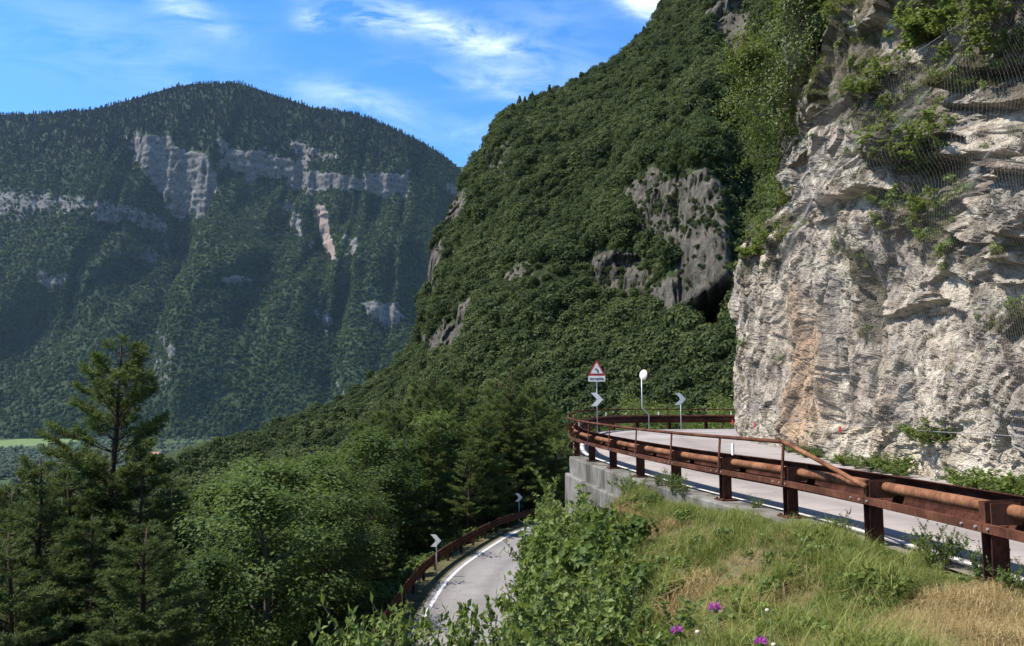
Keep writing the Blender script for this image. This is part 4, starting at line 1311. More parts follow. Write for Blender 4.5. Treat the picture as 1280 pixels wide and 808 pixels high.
for k in order:
    if nt_count >= 175: break
    x, y, z, d = cx_[k], cy_[k], cz_[k], cd_[k]
    pxk = 640 + FPX * x / y
    if pxk < -130 or pxk > 960: continue
    if d < 3.0 or cr_[k] < 3: continue
    if pxk > 730 and y < 72: continue
    if min(np.hypot(x - q[0], y - q[1]) for q in placed) < (2.5 if y < 50 else 3.2): continue
    ty = np.interp(pxk, LIM[:, 0], LIM[:, 1]) + rng.uniform(0, 1) ** 1.5 * (70 if y < 60 else 40) + (12 if y < 45 else 0)
    h = at_y(pxk, ty, y)[2] - z
    if h > 19: h = rng.uniform(13, 19)
    if h < 3.5: continue
    # keep the lower road, its rail and its chevrons in sight
    if 470 < pxk < 680 and y < 62 and d < 4.6: continue
    if pxk > 700: kind = 'l' if rng.uniform() < .55 else 'b'
    else: kind = 'p' if rng.uniform() < (1.0 if pxk < 250 else .12 if pxk < 430 else .45) else 'b'
    i = rng.integers(0, 3)
    nm, lb, ct, gr = LAB[kind]
    if kind != 'l':
        where = 'around the tallest pine' if pxk < 250 else 'around the broad hazel' if pxk < 430 else 'behind the lower road rail' if pxk < 700 else 'beyond the road bend'
        size = 'tall' if h > 12 else 'middling' if h > 8 else 'small'
        lb = (size + ' dark pine in the wood ' if kind == 'p' else size + ' leafy broadleaf tree in the wood ') + where
        gr = ('pines ' if kind == 'p' else 'broadleaf trees ') + where + ', ' + size
    if kind == 'p': s = h / PH[i]; w = rng.uniform(.95, 1.3) * (1 if s > .6 else 1.25); proto, mt = PINE[i], PM
    elif kind == 'b': s = h / BH[i]; w = rng.uniform(.9, 1.2) * (1.15 if s < 1 else 1); proto, mt = BROAD[i], BMAT
    else: i = i % 2; s = h / LH[i]; w = rng.uniform(.9, 1.2); proto, mt = LIME[i], LM
    plant(nm, proto, mt, (x, y, z - .3), (s * w, s * w, s), rng.uniform(0, 6.28), lb, ct, gr)
    placed.append(np.array([x, y])); nt_count += 1
print('near trees', nt_count)

# trees clinging to the far flank of the cliff
fl = [(12.9, 5.0, .5), (13.6, 7.5, .6), (13.6, 10.5, .85), (14.6, 9.0, .9), (14.2, 13.0, .95), (15.2, 15.5, 1.0), (15.8, 12.0, 1.0), (16.2, 18.5, 1.05), (17.2, 21.5, 1.1), (17.5, 16.5, 1.1), (18.6, 24, 1.1)]
for k, (fx_, z_, s) in enumerate(fl):
    i = np.argmax((FC[:, 0] > fx_) & (FC[:, 1] > 30)); j = np.argmin(np.abs(zlev - z_))
    p = CL[i, j]
    plant('cliff_tree', LIME[k % 2], LM, p - np.array([0, .4, .5]), s * .82, k * 1.7, 'sunlit yellow green tree clinging to the far edge of the rock cliff', 'tree',
          'trees along the far edge of the cliff', tilt=(math.radians(-16), math.radians(-14)))

# ------------------------------------------------------------------ retaining wall under the rail
rs = arclen(RAILC)
def rail_at(s, off=0.0):
    x = np.interp(s, rs, RAILC[:, 0]); y = np.interp(s, rs, RAILC[:, 1])
    e = .05
    tx = np.interp(s + e, rs, RAILC[:, 0]) - np.interp(s - e, rs, RAILC[:, 0]); ty = np.interp(s + e, rs, RAILC[:, 1]) - np.interp(s - e, rs, RAILC[:, 1])
    t = np.array([tx, ty]) / np.hypot(tx, ty)
    return np.array([x - t[1] * off, y + t[0] * off, float(zr(y))]), t
S0 = np.interp(8.23, RAILC[:120, 1], rs[:120])            # the first post seen in full
def seg_curve(s0, s1, n=10, dz=0.0):
    P = np.array([rail_at(s)[0] for s in np.linspace(s0, s1, n)]); P[:, 2] += dz
    return P
wall = empty('retaining_wall', rail_at(S0 + 10)[0])
wo_ = np.array(wall.location)
sa = S0 + 4.2
k = 0
while sa < S0 + 18.5:
    sb = sa + 5.1
    P = seg_curve(sa, sb - .02, 9) - wo_
    mb = MB().sweep(P, [(-.30, .03), (-.30, -1.0), (.33, -1.6), (.36, -.50), (.36, .005), (.335, .03)])
    mb.build('wall_block', M['concrete'], wall)
    mb = MB().sweep(P, [(.30, -.50), (.30, -2.6), (.50, -2.6), (.50, -.54), (.47, -.50)])
    mb.build('footing', M['concrete'], wall)
    sa = sb
tag(wall, 'stained grey concrete wall carrying the rusty guard rail', 'wall')

# ------------------------------------------------------------------ rusty guard rail of the upper road
SP = 2.49
rail = empty('guard_rail', rail_at(S0)[0])
ro = np.array(rail.location)
def frame(s):
    p, t = rail_at(s)
    R = np.array([[t[0], -t[1], 0], [t[1], t[0], 0], [0, 0, 1.0]])      # local x along the rail, y to the left (outside)
    return p - ro, R
def put(name, mb, m, parent, smooth_=False): return mb.build(name, m, parent, smooth_)

def local_mesh(parts_fn, smooth_=False, name='piece'):
    mb = MB(); parts_fn(mb); return mb.mesh(name, smooth_)
def place(name, me_, m, s, parent, extra=None):
    p, R = frame(s)
    if not me_.materials: me_.materials.append(m)
    o = bpy.data.objects.new(name, me_); col.objects.link(o); o.parent = parent
    o.location = p; o.rotation_euler = (0, 0, math.atan2(R[1, 0], R[0, 0]))
    return o
def f_post(mb):
    mb.box((-.078, .03, .27), (.012, .17, .62)); mb.box((.078, .03, .27), (.012, .17, .62)); mb.box((0, .03, .27), (.146, .01, .62))
    mb.box((0, .128, .545), (.15, .022, .07))
post_me = local_mesh(f_post, name='post')
plate_me = local_mesh(lambda mb: (mb.box((0, .03, .045), (.36, .30, .022)), [mb.box((sx * .14, .03 + sy * .11, .067), (.035, .035, .03)) for sx in (-1, 1) for sy in (-1, 1)]), name='base_plate')
def f_bracket(mb):
    # two upright cheek plates and a tapering spacer box reaching to the road side beam
    mb.box((-.085, -.04, .70), (.012, .30, .21)); mb.box((.015, -.04, .70), (.012, .30, .21))
    V = [(.03, .08, .60), (.26, .02, .62), (.26, .02, .79), (.03, .08, .815), (.03, -.30, .60), (.26, -.30, .62), (.26, -.30, .80), (.03, -.30, .83)]
    mb.add(V, [[0, 1, 2, 3], [7, 6, 5, 4], [0, 4, 5, 1], [3, 2, 6, 7], [1, 5, 6, 2], [0, 3, 7, 4]])
bracket_me = local_mesh(f_bracket, name='bracket')
upright_me = local_mesh(lambda mb: mb.add([(-.035, .155, .56), (.035, .155, .56), (.035, .175, .56), (-.035, .175, .56), (-.03, .105, 1.19), (.03, .105, 1.19), (.03, .125, 1.19), (-.03, .125, 1.19)],
                                          [[0, 3, 2, 1], [4, 5, 6, 7], [0, 1, 5, 4], [1, 2, 6, 5], [2, 3, 7, 6], [3, 0, 4, 7]]), name='upright')
def f_bolts(mb):
    for x in (-.10, .10, .34):
        mb.tube([(x, .148, .56), (x, .170, .56)], .014, 6)
bolt_me = local_mesh(f_bolts, name='bolt')
refl_me = local_mesh(lambda mb: (mb.box((0, -.30, .95), (.07, .03, .22)),), name='delineator')

NPOST = 27
smax = S0 + SP * (NPOST - 1)
for k in range(-4, NPOST):
    s = S0 + SP * k
    po = place('post', post_me, M['rust_dark'], s, rail)
    if k >= 2:
        bp = place('base_plate', plate_me, M['rust'], s, rail); bp.parent = po; bp.location = (0, 0, 0); bp.rotation_euler = (0, 0, 0)
    br = place('bracket', bracket_me, M['rust'], s, rail)
    if -1 <= k <= 8:
        bo = place('bolt', bolt_me, M['bolt'], s, rail)
    if k >= 2: place('upright', upright_me, M['rust'], s, rail)
    if k < NPOST - 1:
        n = 7
        C = seg_curve(s + .004, s + SP - .004, n) - ro
        put('lower_beam', MB().sweep(C, [(.152, .60), (.152, .515), (.09, .515), (.09, .525), (.14, .527), (.14, .588), (.09, .590), (.09, .60)]), M['rust'], rail)
        put('road_beam', MB().sweep(C, [(-.31, .40), (-.35, .46), (-.40, .56), (-.40, .65), (-.34, .69), (-.40, .73), (-.40, .79), (-.35, .83), (-.30, .86), (-.29, .85), (-.335, .815),
                                        (-.385, .78), (-.385, .74), (-.325, .69), (-.385, .64), (-.385, .57), (-.335, .475), (-.30, .415)]), M['rust_dark'], rail)
        T_ = C.copy(); T_[:, 2] += .715
        A = np.array([rail_at(q, -.11)[0] for q in np.linspace(s, s + SP, n)]) - ro; A[:, 2] += .728
        put('tube', MB().tube(A, .066, 14), M['rust_tube'], rail, True)
        if k >= 2:
            A = np.array([rail_at(q, .112)[0] for q in np.linspace(s, s + SP, n)]) - ro; A[:, 2] += 1.2
            put('handrail', MB().tube(A, .034, 10), M['rust'], rail, True)
# sloping end of the handrail
A = np.array([rail_at(q, .112)[0] for q in np.linspace(S0 + SP, S0 + 2 * SP, 8)]) - ro
A[:, 2] += np.interp(np.linspace(0, 1, 8), [0, .08, 1], [.73, .76, 1.2])
put('handrail', MB().tube(A, .034, 10), M['rust_tube'], rail, True)
for s in (S0 + SP * 3 + .35, S0 + SP * 9.4, S0 + SP * 15.2, S0 + SP * 19.6, S0 + SP * 17.6):
    place('delineator', refl_me, M['white'], s, rail)
tag(rail, 'rusty steel guard rail with round tube and handrail curving along the upper road', 'guard rail')

# ------------------------------------------------------------------ guard rail of the lower road
LR = resample(offset2(LOWC, 1.05), 400); LR = np.column_stack([LR, np.full(len(LR), LOWZ)])
LR = LR[(LR[:, 1] > 14)]
lrail = empty('guard_rail', LR[60]); lo = np.array(lrail.location)
ls = arclen(LR[:, :2])
def low_at(s):
    p = np.array([np.interp(s, ls, LR[:, c]) for c in range(3)])
    q = np.array([np.interp(s + .1, ls, LR[:, c]) for c in range(2)]) - p[:2]
    return p, math.atan2(q[1], q[0])
lp_me = local_mesh(lambda mb: (mb.box((0, .06, .2), (.10, .12, 1.1)),), name='post'); lp_me.materials.append(M['rust_dark'])
ns = int(ls[-1] // 2.6)
for k in range(ns):
    p, a = low_at(k * 2.6)
    o = bpy.data.objects.new('post', lp_me); col.objects.link(o); o.parent = lrail; o.location = p - lo; o.rotation_euler = (0, 0, a)
    C = np.array([low_at(q)[0] for q in np.linspace(k * 2.6, k * 2.6 + 2.596, 6)]) - lo
    put('beam', MB().sweep(C, [(-.02, .44), (-.07, .50), (-.07, .56), (-.01, .61), (-.07, .66), (-.07, .72), (-.02, .79), (.0, .79), (-.05, .715), (-.05, .665), (.01, .61), (-.05, .555), (-.05, .505), (.0, .44)]), M['rust'], lrail)
    A = C.copy(); A[:, 2] += .86
    put('top_tube', MB().tube(A, .05, 8), M['rust'], lrail, True)
tag(lrail, 'rusty guard rail curving along the outer edge of the lower road', 'guard rail')

# ------------------------------------------------------------------ road signs
def extr(poly, y0, y1):
    n = len(poly)
    V = [(x, y0, z) for x, z in poly] + [(x, y1, z) for x, z in poly]
    return V, n
def flat(name, poly, y0, y1, m, parent, holes=None):
    import bmesh
    bm = bmesh.new()
    f = [bm.verts.new((x, y0, z)) for x, z in poly]; b = [bm.verts.new((x, y1, z)) for x, z in poly]
    bm.faces.new(f); bm.faces.new(b[::-1]); bm.normal_update()
    for i in range(len(poly)):
        j = (i + 1) % len(poly); bm.faces.new((f[j], f[i], b[i], b[j]))
    bmesh.ops.triangulate(bm, faces=[q for q in bm.faces if len(q.verts) > 4])
    bmesh.ops.recalc_face_normals(bm, faces=bm.faces)
    me_ = bpy.data.meshes.new(name); bm.to_mesh(me_); bm.free()
    return link_mesh(name, me_, parent, [m])
def rtri(w, h, r, cz):
    c = [(-w / 2, 0), (w / 2, 0), (0, h)]
    out = []
    for i, (x, z) in enumerate(c):
        p = np.array(c[i - 1]) - np.array([x, z]); q = np.array(c[(i + 1) % 3]) - np.array([x, z])
        p = p / np.linalg.norm(p); q = q / np.linalg.norm(q)
        for t in (0, .5, 1):
            v_ = np.array([x, z]) + (p * (1 - t) + q * t) * r * (1 if t != .5 else .75)
            out.append((v_[0], v_[1] + cz))
    return out
def chev(w, h, t, cz):
    return [(-w / 2, cz + h / 2), (-w / 2 + t, cz + h / 2), (w / 2, cz), (-w / 2 + t, cz - h / 2), (-w / 2, cz - h / 2), (w / 2 - t, cz)]
def panel(name, w, h, cz, y0, y1, m, parent, r=.03):
    w /= 2; h /= 2
    P = [(-w + r, cz - h), (w - r, cz - h), (w, cz - h + r), (w, cz + h - r), (w - r, cz + h), (-w + r, cz + h), (-w, cz + h - r), (-w, cz - h + r)]
    return flat(name, P, y0, y1, m, parent)
def text_mesh(body, size):
    cu = bpy.data.curves.new('lettering', 'FONT'); cu.body = body; cu.size = size; cu.align_x = 'CENTER'; cu.align_y = 'CENTER'; cu.extrude = .002
    cu.offset = .004
    tmp = bpy.data.objects.new('lettering', cu); col.objects.link(tmp)
    dg = bpy.context.evaluated_depsgraph_get(); dg.update()
    me_ = bpy.data.meshes.new_from_object(tmp.evaluated_get(dg))
    bpy.data.objects.remove(tmp); bpy.data.curves.remove(cu)
    return me_
def pole(parent, pts, r=.03, m=None):
    return MB().tube(pts, r, 10).build('pole', m or M['galv'], parent, True)

# hairpin warning sign with chevron on the same pole
D1 = 42.4
b = at_y(746.5, 530, D1); b[2] = zr(D1)
sg = empty('road_sign', b); sg.rotation_euler = (0, 0, math.radians(-3))
zof = lambda y, D: at_y(746, y, D)[2] - b[2]
pole(sg, [(0, .04, -.3), (0, .04, zof(452, D1))])
z0, z1 = zof(469.6, D1), zof(450, D1)
wd_ = .91
red = flat('warning_triangle', rtri(wd_, z1 - z0 + .04, .07, z0 - .02), -.02, 0, M['red'], sg)
whi = flat('triangle_face', rtri(wd_ * .70, (z1 - z0) * .70, .04, z0 + .10), -.026, -.021, M['white'], red)
arc_o, arc_i = [], []
for a in np.linspace(0, math.pi * .58, 9):
    arc_o.append((-.06 + .155 * math.cos(a), z0 + .20 + .155 * math.sin(a))); arc_i.append((-.06 + .095 * math.cos(a), z0 + .20 + .095 * math.sin(a)))
flat('bend_symbol', [(.095, z0 + .13)] + arc_o + arc_i[::-1] + [(.035, z0 + .13)], -.032, -.027, M['black'], red)
tx = panel('plate', .86, .30, zof(473.6, D1), -.02, 0, M['white'], sg)
tm = text_mesh('tornante', .20); tm.materials.append(M['black'])
to = bpy.data.objects.new('lettering', tm); col.objects.link(to); to.parent = tx; to.location = (0, -.023, zof(473.6, D1)); to.rotation_euler = (math.radians(90), 0, 0)
cz = zof(499.6, D1)
flat('chevron', chev(.62, .68, .30, cz), -.03, -.005, M['white'], sg)
tag(sg, 'triangular red bordered tornante warning sign above a chevron on one pole', 'road sign')

def chevron_sign(px_, cy, D, base_z, w, label, tilt=0, top=True):
    b = at_y(px_, cy, D); c = b[2] - base_z; b[2] = base_z
    o = empty('chevron_sign', b); o.rotation_euler = (0, 0, math.radians(tilt))
    pole(o, [(.02, .04, -.4), (.02, .04, c + w * .45)])
    flat('chevron', chev(w, w * 1.1, w * .48, c), -.03, -.005, M['white'], o)
    MB().box((.02, .0, c), (.16, .03, .05)).build('bracket', M['galv'], o)
    tag(o, label, 'road sign')
chevron_sign(850.5, 499, 49.6, float(zr(49)), .63, 'white chevron sign standing alone beyond the bend beside the mirror', 6)
chevron_sign(545, 676, 41.0, LOWZ, .52, 'chevron sign on the lower road at the middle of its rusty rail', -8)
chevron_sign(648.5, 622, 60.0, LOWZ, .52, 'chevron sign on the lower road where it vanishes behind the shrubs', 8)

# traffic mirror seen almost edge on, on a cranked pole
Dm = 48.6
b = at_y(811, 534, Dm); b[2] = zr(Dm)
mr = empty('traffic_mirror', b)
rel = lambda x, y: at_y(x, y, Dm) - b
pole(mr, np.array([rel(811, 537), rel(811, 518.5), rel(809.5, 517), rel(803, 510.5), rel(802.5, 508), rel(802, 470)]), .032)
c = rel(804.2, 469)
ax = Vector((.80, .58, -.10)).normalized()
A_ = ax.orthogonal().normalized(); B_ = ax.cross(A_)
def disc(R_, prof):
    V, Q, T_ = [], [], []
    n = 24
    for (rad, h) in prof:
        for a in range(n):
            an = 2 * math.pi * a / n
            v_ = Vector(c) + A_ * math.cos(an) * rad * R_ + B_ * math.sin(an) * rad * R_ + ax * h
            V.append(tuple(v_))
    for k_ in range(len(prof) - 1):
        for a in range(n):
            Q.append([k_ * n + a, k_ * n + (a + 1) % n, (k_ + 1) * n + (a + 1) % n, (k_ + 1) * n + a])
    mb = MB(); mb.add(V, Q); return mb
disc(.31, [(.01, -.10), (.5, -.085), (.9, -.04), (1.0, 0.0), (1.0, .02)]).build('shell', M['mirror_back'], mr, True)
disc(.31, [(.97, .012), (.8, .035), (.5, .055), (.01, .066)]).build('mirror_glass', M['mirror'], mr, True)
disc(.31, [(1.0, .005), (1.03, .01), (1.03, .03), (.97, .035)]).build('rim', M['orange'], mr, True)
tag(mr, 'round traffic mirror seen nearly edge on, on a cranked pole at the bend', 'mirror')

# red reflector plates fixed to the foot of the rock
for k, (px_, py_, h) in enumerate([(917.5, 528, .20), (946.5, 531, .21), (1054, 537.5, .19)]):
    p, nrm = cliff_point(px_, py_)
    n3 = np.array([nrm[0], nrm[1], 0])
    q = p + n3 * .16
    mk = empty('reflector_plate', q); mk.rotation_euler = (0, 0, math.radians(-58))
    P = [(-.045, -h / 2), (.045, -h / 2), (.045, h / 2), (-.045, h / 2)]
    flat('plate', P, -.012, 0, M['red_plate'], mk)
    MB().tube([(0, 0, 0), (.22, .22, 0)], .012, 6).build('bracket', M['galv'], mk)
    tag(mk, ['red reflector plate at the far end of the rock foot', 'red reflector plate between the other two on the rock foot', 'red reflector plate set apart on the rock above the sloping handrail'][k], 'reflector')

# ------------------------------------------------------------------ houses in the valley
def house(px_, py_, w, d, h, label):
    p = at_z(px_, py_, VZ)
    o = empty('house', p); o.rotation_euler = (0, 0, random.uniform(-.5, .5))
    MB().box((0, 0, h / 2), (w, d, h)).build('wall', M['house_wall'], o)
    mb = MB(); e = .5; rh = w * .22
    V = [(-w / 2 - e, -d / 2 - e, h), (w / 2 + e, -d / 2 - e, h), (w / 2 + e, d / 2 + e, h), (-w / 2 - e, d / 2 + e, h), (-w / 2 - e, 0, h + rh), (w / 2 + e, 0, h + rh)]
    mb.add([(x, y, z + .02) for x, y, z in V], [[0, 1, 5, 4], [2, 3, 4, 5], [3, 2, 1, 0]], [[0, 4, 3], [1, 2, 5]]); mb.build('roof', M['roof_tile'], o)
    for x in (-.3, 0, .3):
        for z in (.3, .72):
            MB().box((x * w, -d / 2 - .03, z * h), (1.1, .1, 1.4)).build('window', M['pane'], o)
    tag(o, label, 'house')
house(6, 641, 11, 8, 6, 'small pale house with a clay roof below the meadow in the valley')
house(84, 601, 14, 9, 6, 'long pale house beside the gravel track in the valley')
house(-6, 626, 10, 8, 5.5, 'small pale house between the gravel track and the wood')
house(196, 572, 16, 10, 7, 'pale house among the hedges by the foot of the mountain')

# ------------------------------------------------------------------ shrubs on the bank
SHR = [shrub_mesh(501, 1.6, 20, 22, .115), shrub_mesh(502, 1.5, 18, 24, .10, .7), shrub_mesh(503, 1.7, 22, 26, .085, .5, .26), shrub_mesh(504, 1.2, 22, 18, .13, .8, .34), shrub_mesh(505, 3.2, 30, 40, .105, .5, .3)]
SHT = [top_of(p) for p in SHR]
SHV = []
for p in SHR:
    a = np.empty(len(p[1].vertices) * 3, np.float32); p[1].vertices.foreach_get('co', a); SHV.append(a.reshape(-1, 3)[::37].astype(float))
CLEAR = [(505, 758), (535, 705), (590, 655), (634, 640), (634, 606), (664, 606), (660, 640), (655, 672), (650, 705), (638, 736), (606, 750), (545, 758)]
SMAT = (M['bark_grey'], M['leaf_near'])
SP_ = ('stem', 'foliage')
ENV = np.array([(440, 812), (480, 796), (520, 782), (560, 776), (600, 772), (630, 752), (645, 722), (652, 670), (664, 622), (690, 578), (712, 598), (735, 630), (770, 668), (795, 720), (820, 775), (845, 815)], float)
def shrub(x, y, h, k, label, group, z=None, wid=1.0, name='shrub'):
    z = float(zbank(np.array([x]), np.array([y]))[0]) if z is None else z
    rz = random.uniform(0, 6.28)
    if name in ('shrub', 'bushy_shrub'):          # shrubs stand clear of the stretch of lower road that is in sight
        for it in range(7):
            s = h / SHT[k]
            c, sn = math.cos(rz) * s * wid, math.sin(rz) * s * wid
            Q = SHV[k]
            W_ = np.stack([x + Q[:, 0] * c - Q[:, 1] * sn, y + Q[:, 0] * sn + Q[:, 1] * c, z - .06 * h + Q[:, 2] * s], -1)
            a, b_ = project(W_)
            if (poly_sd(a, b_, CLEAR) > 0).mean() < .012: break
            h *= .8
        else:
            return None
    s = h / SHT[k]
    return plant(name, SHR[k], SMAT, (x, y, z - .06 * h), (s * wid, s * wid, s), rz, label, 'shrub', group, SP_)
cnt = 0; spots = []
cand = np.column_stack([rng.uniform(-5, 3.2, 4200), rng.uniform(7.5, 33, 4200)])
cz_ = zbank(cand[:, 0], cand[:, 1]); cs_ = sdist(cand[:, 0], cand[:, 1], RAILC); cl_ = -sdist(cand[:, 0], cand[:, 1], LOWC) - 4.4
for (x, y), z, s, li in zip(cand, cz_, cs_, cl_):
    if cnt >= 120: break
    pxk = 640 + FPX * x / y
    if pxk < 455 or pxk > 800 or s < .9 or li < .25: continue
    e = np.interp(pxk, ENV[:, 0], ENV[:, 1]) + rng.uniform(0, 1) ** 1.3 * 60
    for it in range(3):
        rad = .62 * max(.4, at_y(pxk, e, y)[2] - z) * FPX / y
        e = max(e, np.interp(pxk - rad, ENV[:, 0], ENV[:, 1]) - 4, np.interp(pxk - rad * .5, ENV[:, 0], ENV[:, 1]) - 2)
    h = at_y(pxk, e, y)[2] - z
    if h < .45: continue
    h = min(h, rng.uniform(.9, 1.9) if y < 18 else rng.uniform(1.4, 2.6))
    if spots and min(np.hypot(x - a, y - b_) for a, b_ in spots) < .42 + .012 * y: continue
    wh = 'beside the lower road' if pxk < 640 else 'below the corner of the concrete wall' if y > 16 else 'beside the purple knapweed'
    sz = 'tall' if h > 2 else 'middling' if h > 1.2 else 'low'
    shrub(x, y, h, int(rng.integers(0, 4)), sz + ' leafy green shrub on the steep bank ' + wh, sz + ' shrubs on the bank ' + wh, None, .85)
    spots.append((x, y)); cnt += 1
for k, (px_, D, topy) in enumerate([(696, 27.0, 562), (690, 27.5, 580), (709, 26.0, 576), (688, 29.5, 590), (722, 22.5, 606), (740, 20.5, 620), (686, 27.5, 614), (696, 24.5, 590), (706, 29.5, 566), (690, 25.0, 604), (710, 24.0, 596), (700, 22.0, 612), (714, 28.0, 572), (680, 26.0, 630), (694, 21.0, 630)]):
    p = root(px_, D)
    shrub(p[0], D, min(3.4, at_y(px_, topy, D)[2] - p[2]), k % 4, 'shrub climbing up to the corner of the concrete wall', 'shrubs at the wall corner', None, .66)
for k, (px_, D, topy) in enumerate([(514, 9.4, 800), (530, 9.0, 790), (548, 8.6, 788), (575, 9.0, 786), (604, 9.0, 800), (530, 7.8, 800), (590, 7.8, 806), (560, 8.0, 798), (500, 9.4, 806)]):
    p = root(px_, D)
    shrub(p[0], D, min(4.4, at_y(px_, topy - 42, D)[2] - p[2]), 4, 'tall loose shrub hiding the near end of the lower road', 'shrubs hiding the near end of the lower road', None, .62, 'tall_shrub')
for k, (px_, D, topy) in enumerate([(708, 24.5, 586), (718, 24.0, 588), (700, 25.5, 580), (728, 23.5, 598), (712, 26.5, 578), (704, 23.0, 600)]):
    p = root(px_, D)
    shrub(p[0], D, min(3.4, at_y(px_, topy, D)[2] - p[2]), (0, 2, 1)[k % 3], 'bushy shrub half hiding the end of the concrete wall', 'shrubs hiding the wall end', None, .95, 'bushy_shrub')
for k, yw in enumerate(np.linspace(17.5, 27.2, 7)):
    p = rail_at(np.interp(yw, RAILC[:120, 1], rs[:120]), .75 + .35 * random.random())[0]
    shrub(p[0], p[1], random.uniform(.28, .5) + .3 * (yw > 25), k % 4, 'low shrub growing against the foot of the concrete wall', 'shrubs against the concrete wall', None, 1.1)
print('shrubs', cnt)

# shrubs on the rock face and along its foot
for k, (px_, py_, h, kk) in enumerate([(1140, 186, 1.1, 0), (1122, 200, .8, 2), (1156, 214, .9, 1), (1130, 232, .8, 2), (1168, 52, 1.1, 3), (1190, 34, 1.0, 1), (1150, 30, .9, 2), (1085, 118, .8, 0), (1108, 98, .8, 1),
                                       (1066, 108, .6, 2), (1240, 46, .9, 2), (1262, 20, 1.0, 1), (1275, 60, .8, 3), (1100, 250, .5, 2), (1020, 60, .8, 1), (1050, 20, .9, 2), (1000, 200, .7, 1), (985, 250, .7, 0),
                                       (960, 300, .8, 1), (938, 316, .7, 3), (1145, 545, .5, 2), (1176, 548, .6, 0), (1210, 110, .6, 2), (1160, 260, .6, 1), (1128, 130, .6, 3), (1195, 75, .7, 0)]):
    p, nrm = cliff_point(px_, py_)
    shrub(p[0] - .05 + nrm[0] * .02, p[1] + nrm[1] * .02, h * 1.2, kk, 'dark green shrub rooted in a crack ' + ('high on the pale rock face' if py_ < 80 else 'of the netted upper rock face' if py_ < 290 else 'at the far shoulder of the rock face' if py_ < 400 else 'low on the rock face behind the rail'),
          'shrubs ' + ('high on the rock' if py_ < 80 else 'on the netted rock' if py_ < 290 else 'at the rock shoulder' if py_ < 400 else 'low on the rock'), p[2] - .15, 1.3, 'rock_shrub')
for k in range(26):
    y = rng.uniform(13.5, 30); 
    i = np.argmax(FC[:, 1] > y)
    x = FC[i, 0] - rng.uniform(.1, .55)
    shrub(x, y, rng.uniform(.22, .55), int(rng.integers(0, 4)), 'low green weed along the foot of the rock face', 'weeds at the rock foot', float(zr(y)), 1.5, 'weed')
# small weeds by the wall and the rail
for k, (px_, D, h) in enumerate([(823, 18.5, .45), (838, 17.4, .55), (850, 16.8, .4), (700, 27.6, .9), (1165, 9.3, .55), (1150, 9.6, .5), (1045, 11.6, .4), (1215, 8.5, .5), (940, 14.5, .3), (1262, 7.6, .5)]):
    x = (px_ - 640) / FPX * D
    shrub(x, D, h, 2, 'thin weed growing beside a guard rail post', 'weeds by the guard rail', float(zr(D)) - .02 if D > 12 else None, .8, 'weed')

# ------------------------------------------------------------------ grass, straw
def tuft(seed, n, Hh, lie, wd, m, name, R=.12):
    r = np.random.default_rng(seed)
    a = r.uniform(0, 2 * math.pi, n); rad = R * np.sqrt(r.uniform(0, 1, n))
    B = np.stack([rad * np.cos(a), rad * np.sin(a), 0 * a], -1)
    az = r.uniform(0, 2 * math.pi, n); ln = np.clip(r.normal(lie, .22, n), .05, 1.35)
    hh = Hh * r.uniform(.45, 1.1, n)
    d1 = np.stack([np.cos(az) * np.sin(ln * .5), np.sin(az) * np.sin(ln * .5), np.cos(ln * .5)], -1)
    l2 = np.minimum(ln * 1.55, 1.75)
    d2 = np.stack([np.cos(az) * np.sin(l2), np.sin(az) * np.sin(l2), np.cos(l2)], -1)
    S_ = np.stack([-np.sin(az), np.cos(az), 0 * az], -1) * wd
    m1 = B + d1 * hh[:, None] * .5; tp = m1 + d2 * hh[:, None] * .55
    V = np.stack([B - S_, B + S_, m1 + S_ * .8, m1 - S_ * .8, tp], 1).reshape(-1, 3)
    b = np.arange(n)[:, None] * 5
    me_ = np_mesh(name, V, [b + np.array([[0, 1, 2, 3]]), b + np.array([[3, 2, 4]])], {'rnd': np.repeat(r.uniform(0, 1, n), 5)})
    me_.materials.append(m)
    return bpy.data.objects.new(name, me_)
g_src = [tuft(601 + k, 30, .28 + .07 * k, .5 + .15 * k, .0042, M['grass'], 'grass_tuft') for k in range(4)] + [tuft(611 + k, 22, .24 + .06 * k, .75 + .2 * k, .003, M['straw'], 'dry_tuft') for k in range(3)] + \
        [tuft(621 + k, 26, .34, 1.25, .0024, M['straw'], 'cut_straw', .16) for k in range(2)] + \
        [source('leafy_weed', *clump_crown(631 + k, .13, .24, 90, .055, 6), M['leaf_near']) for k in range(2)]
NG = 30000
gxp = rng.uniform(-1.2, 5.0, NG); gyp = 3.6 + rng.uniform(0, 1, NG) ** 1.5 * 25
gs = sdist(gxp, gyp, RAILC)
gpx = 640 + FPX * gxp / gyp
ok = (gs > np.where(gyp > 12.6, .40, .06)) & (gs < 7) & (gpx > 560) & (gpx < 1420)
gxp, gyp, gs = gxp[ok], gyp[ok], gs[ok]
gz = zbank(gxp, gyp)
GP = np.stack([gxp, gyp, gz], -1)
gpx, gpy = project(GP)
n1 = vnoise(GP * np.array([.9, .9, 0]), 7) + .6 * vnoise(GP * np.array([2.6, 2.6, 0]), 8)
dryp = .43 + .5 * n1
dryp = np.where(gs < .9, dryp - .55, dryp)
for poly, add in (([(780, 640), (860, 630), (930, 690), (1090, 690), (1010, 770), (900, 745), (790, 730)], .28), ([(1040, 820), (1110, 772), (1180, 742), (1300, 735), (1300, 830)], .95), ([(860, 740), (1000, 730), (1060, 760), (1000, 830), (880, 800)], .12)):
    dryp = dryp + add * smooth(-14, 14, poly_sd(gpx, gpy, poly))
heap = smooth(-10, 14, poly_sd(gpx, gpy, [(1050, 820), (1110, 776), (1180, 746), (1300, 738), (1300, 830)]))
rr_ = rng.uniform(0, 1, len(GP))
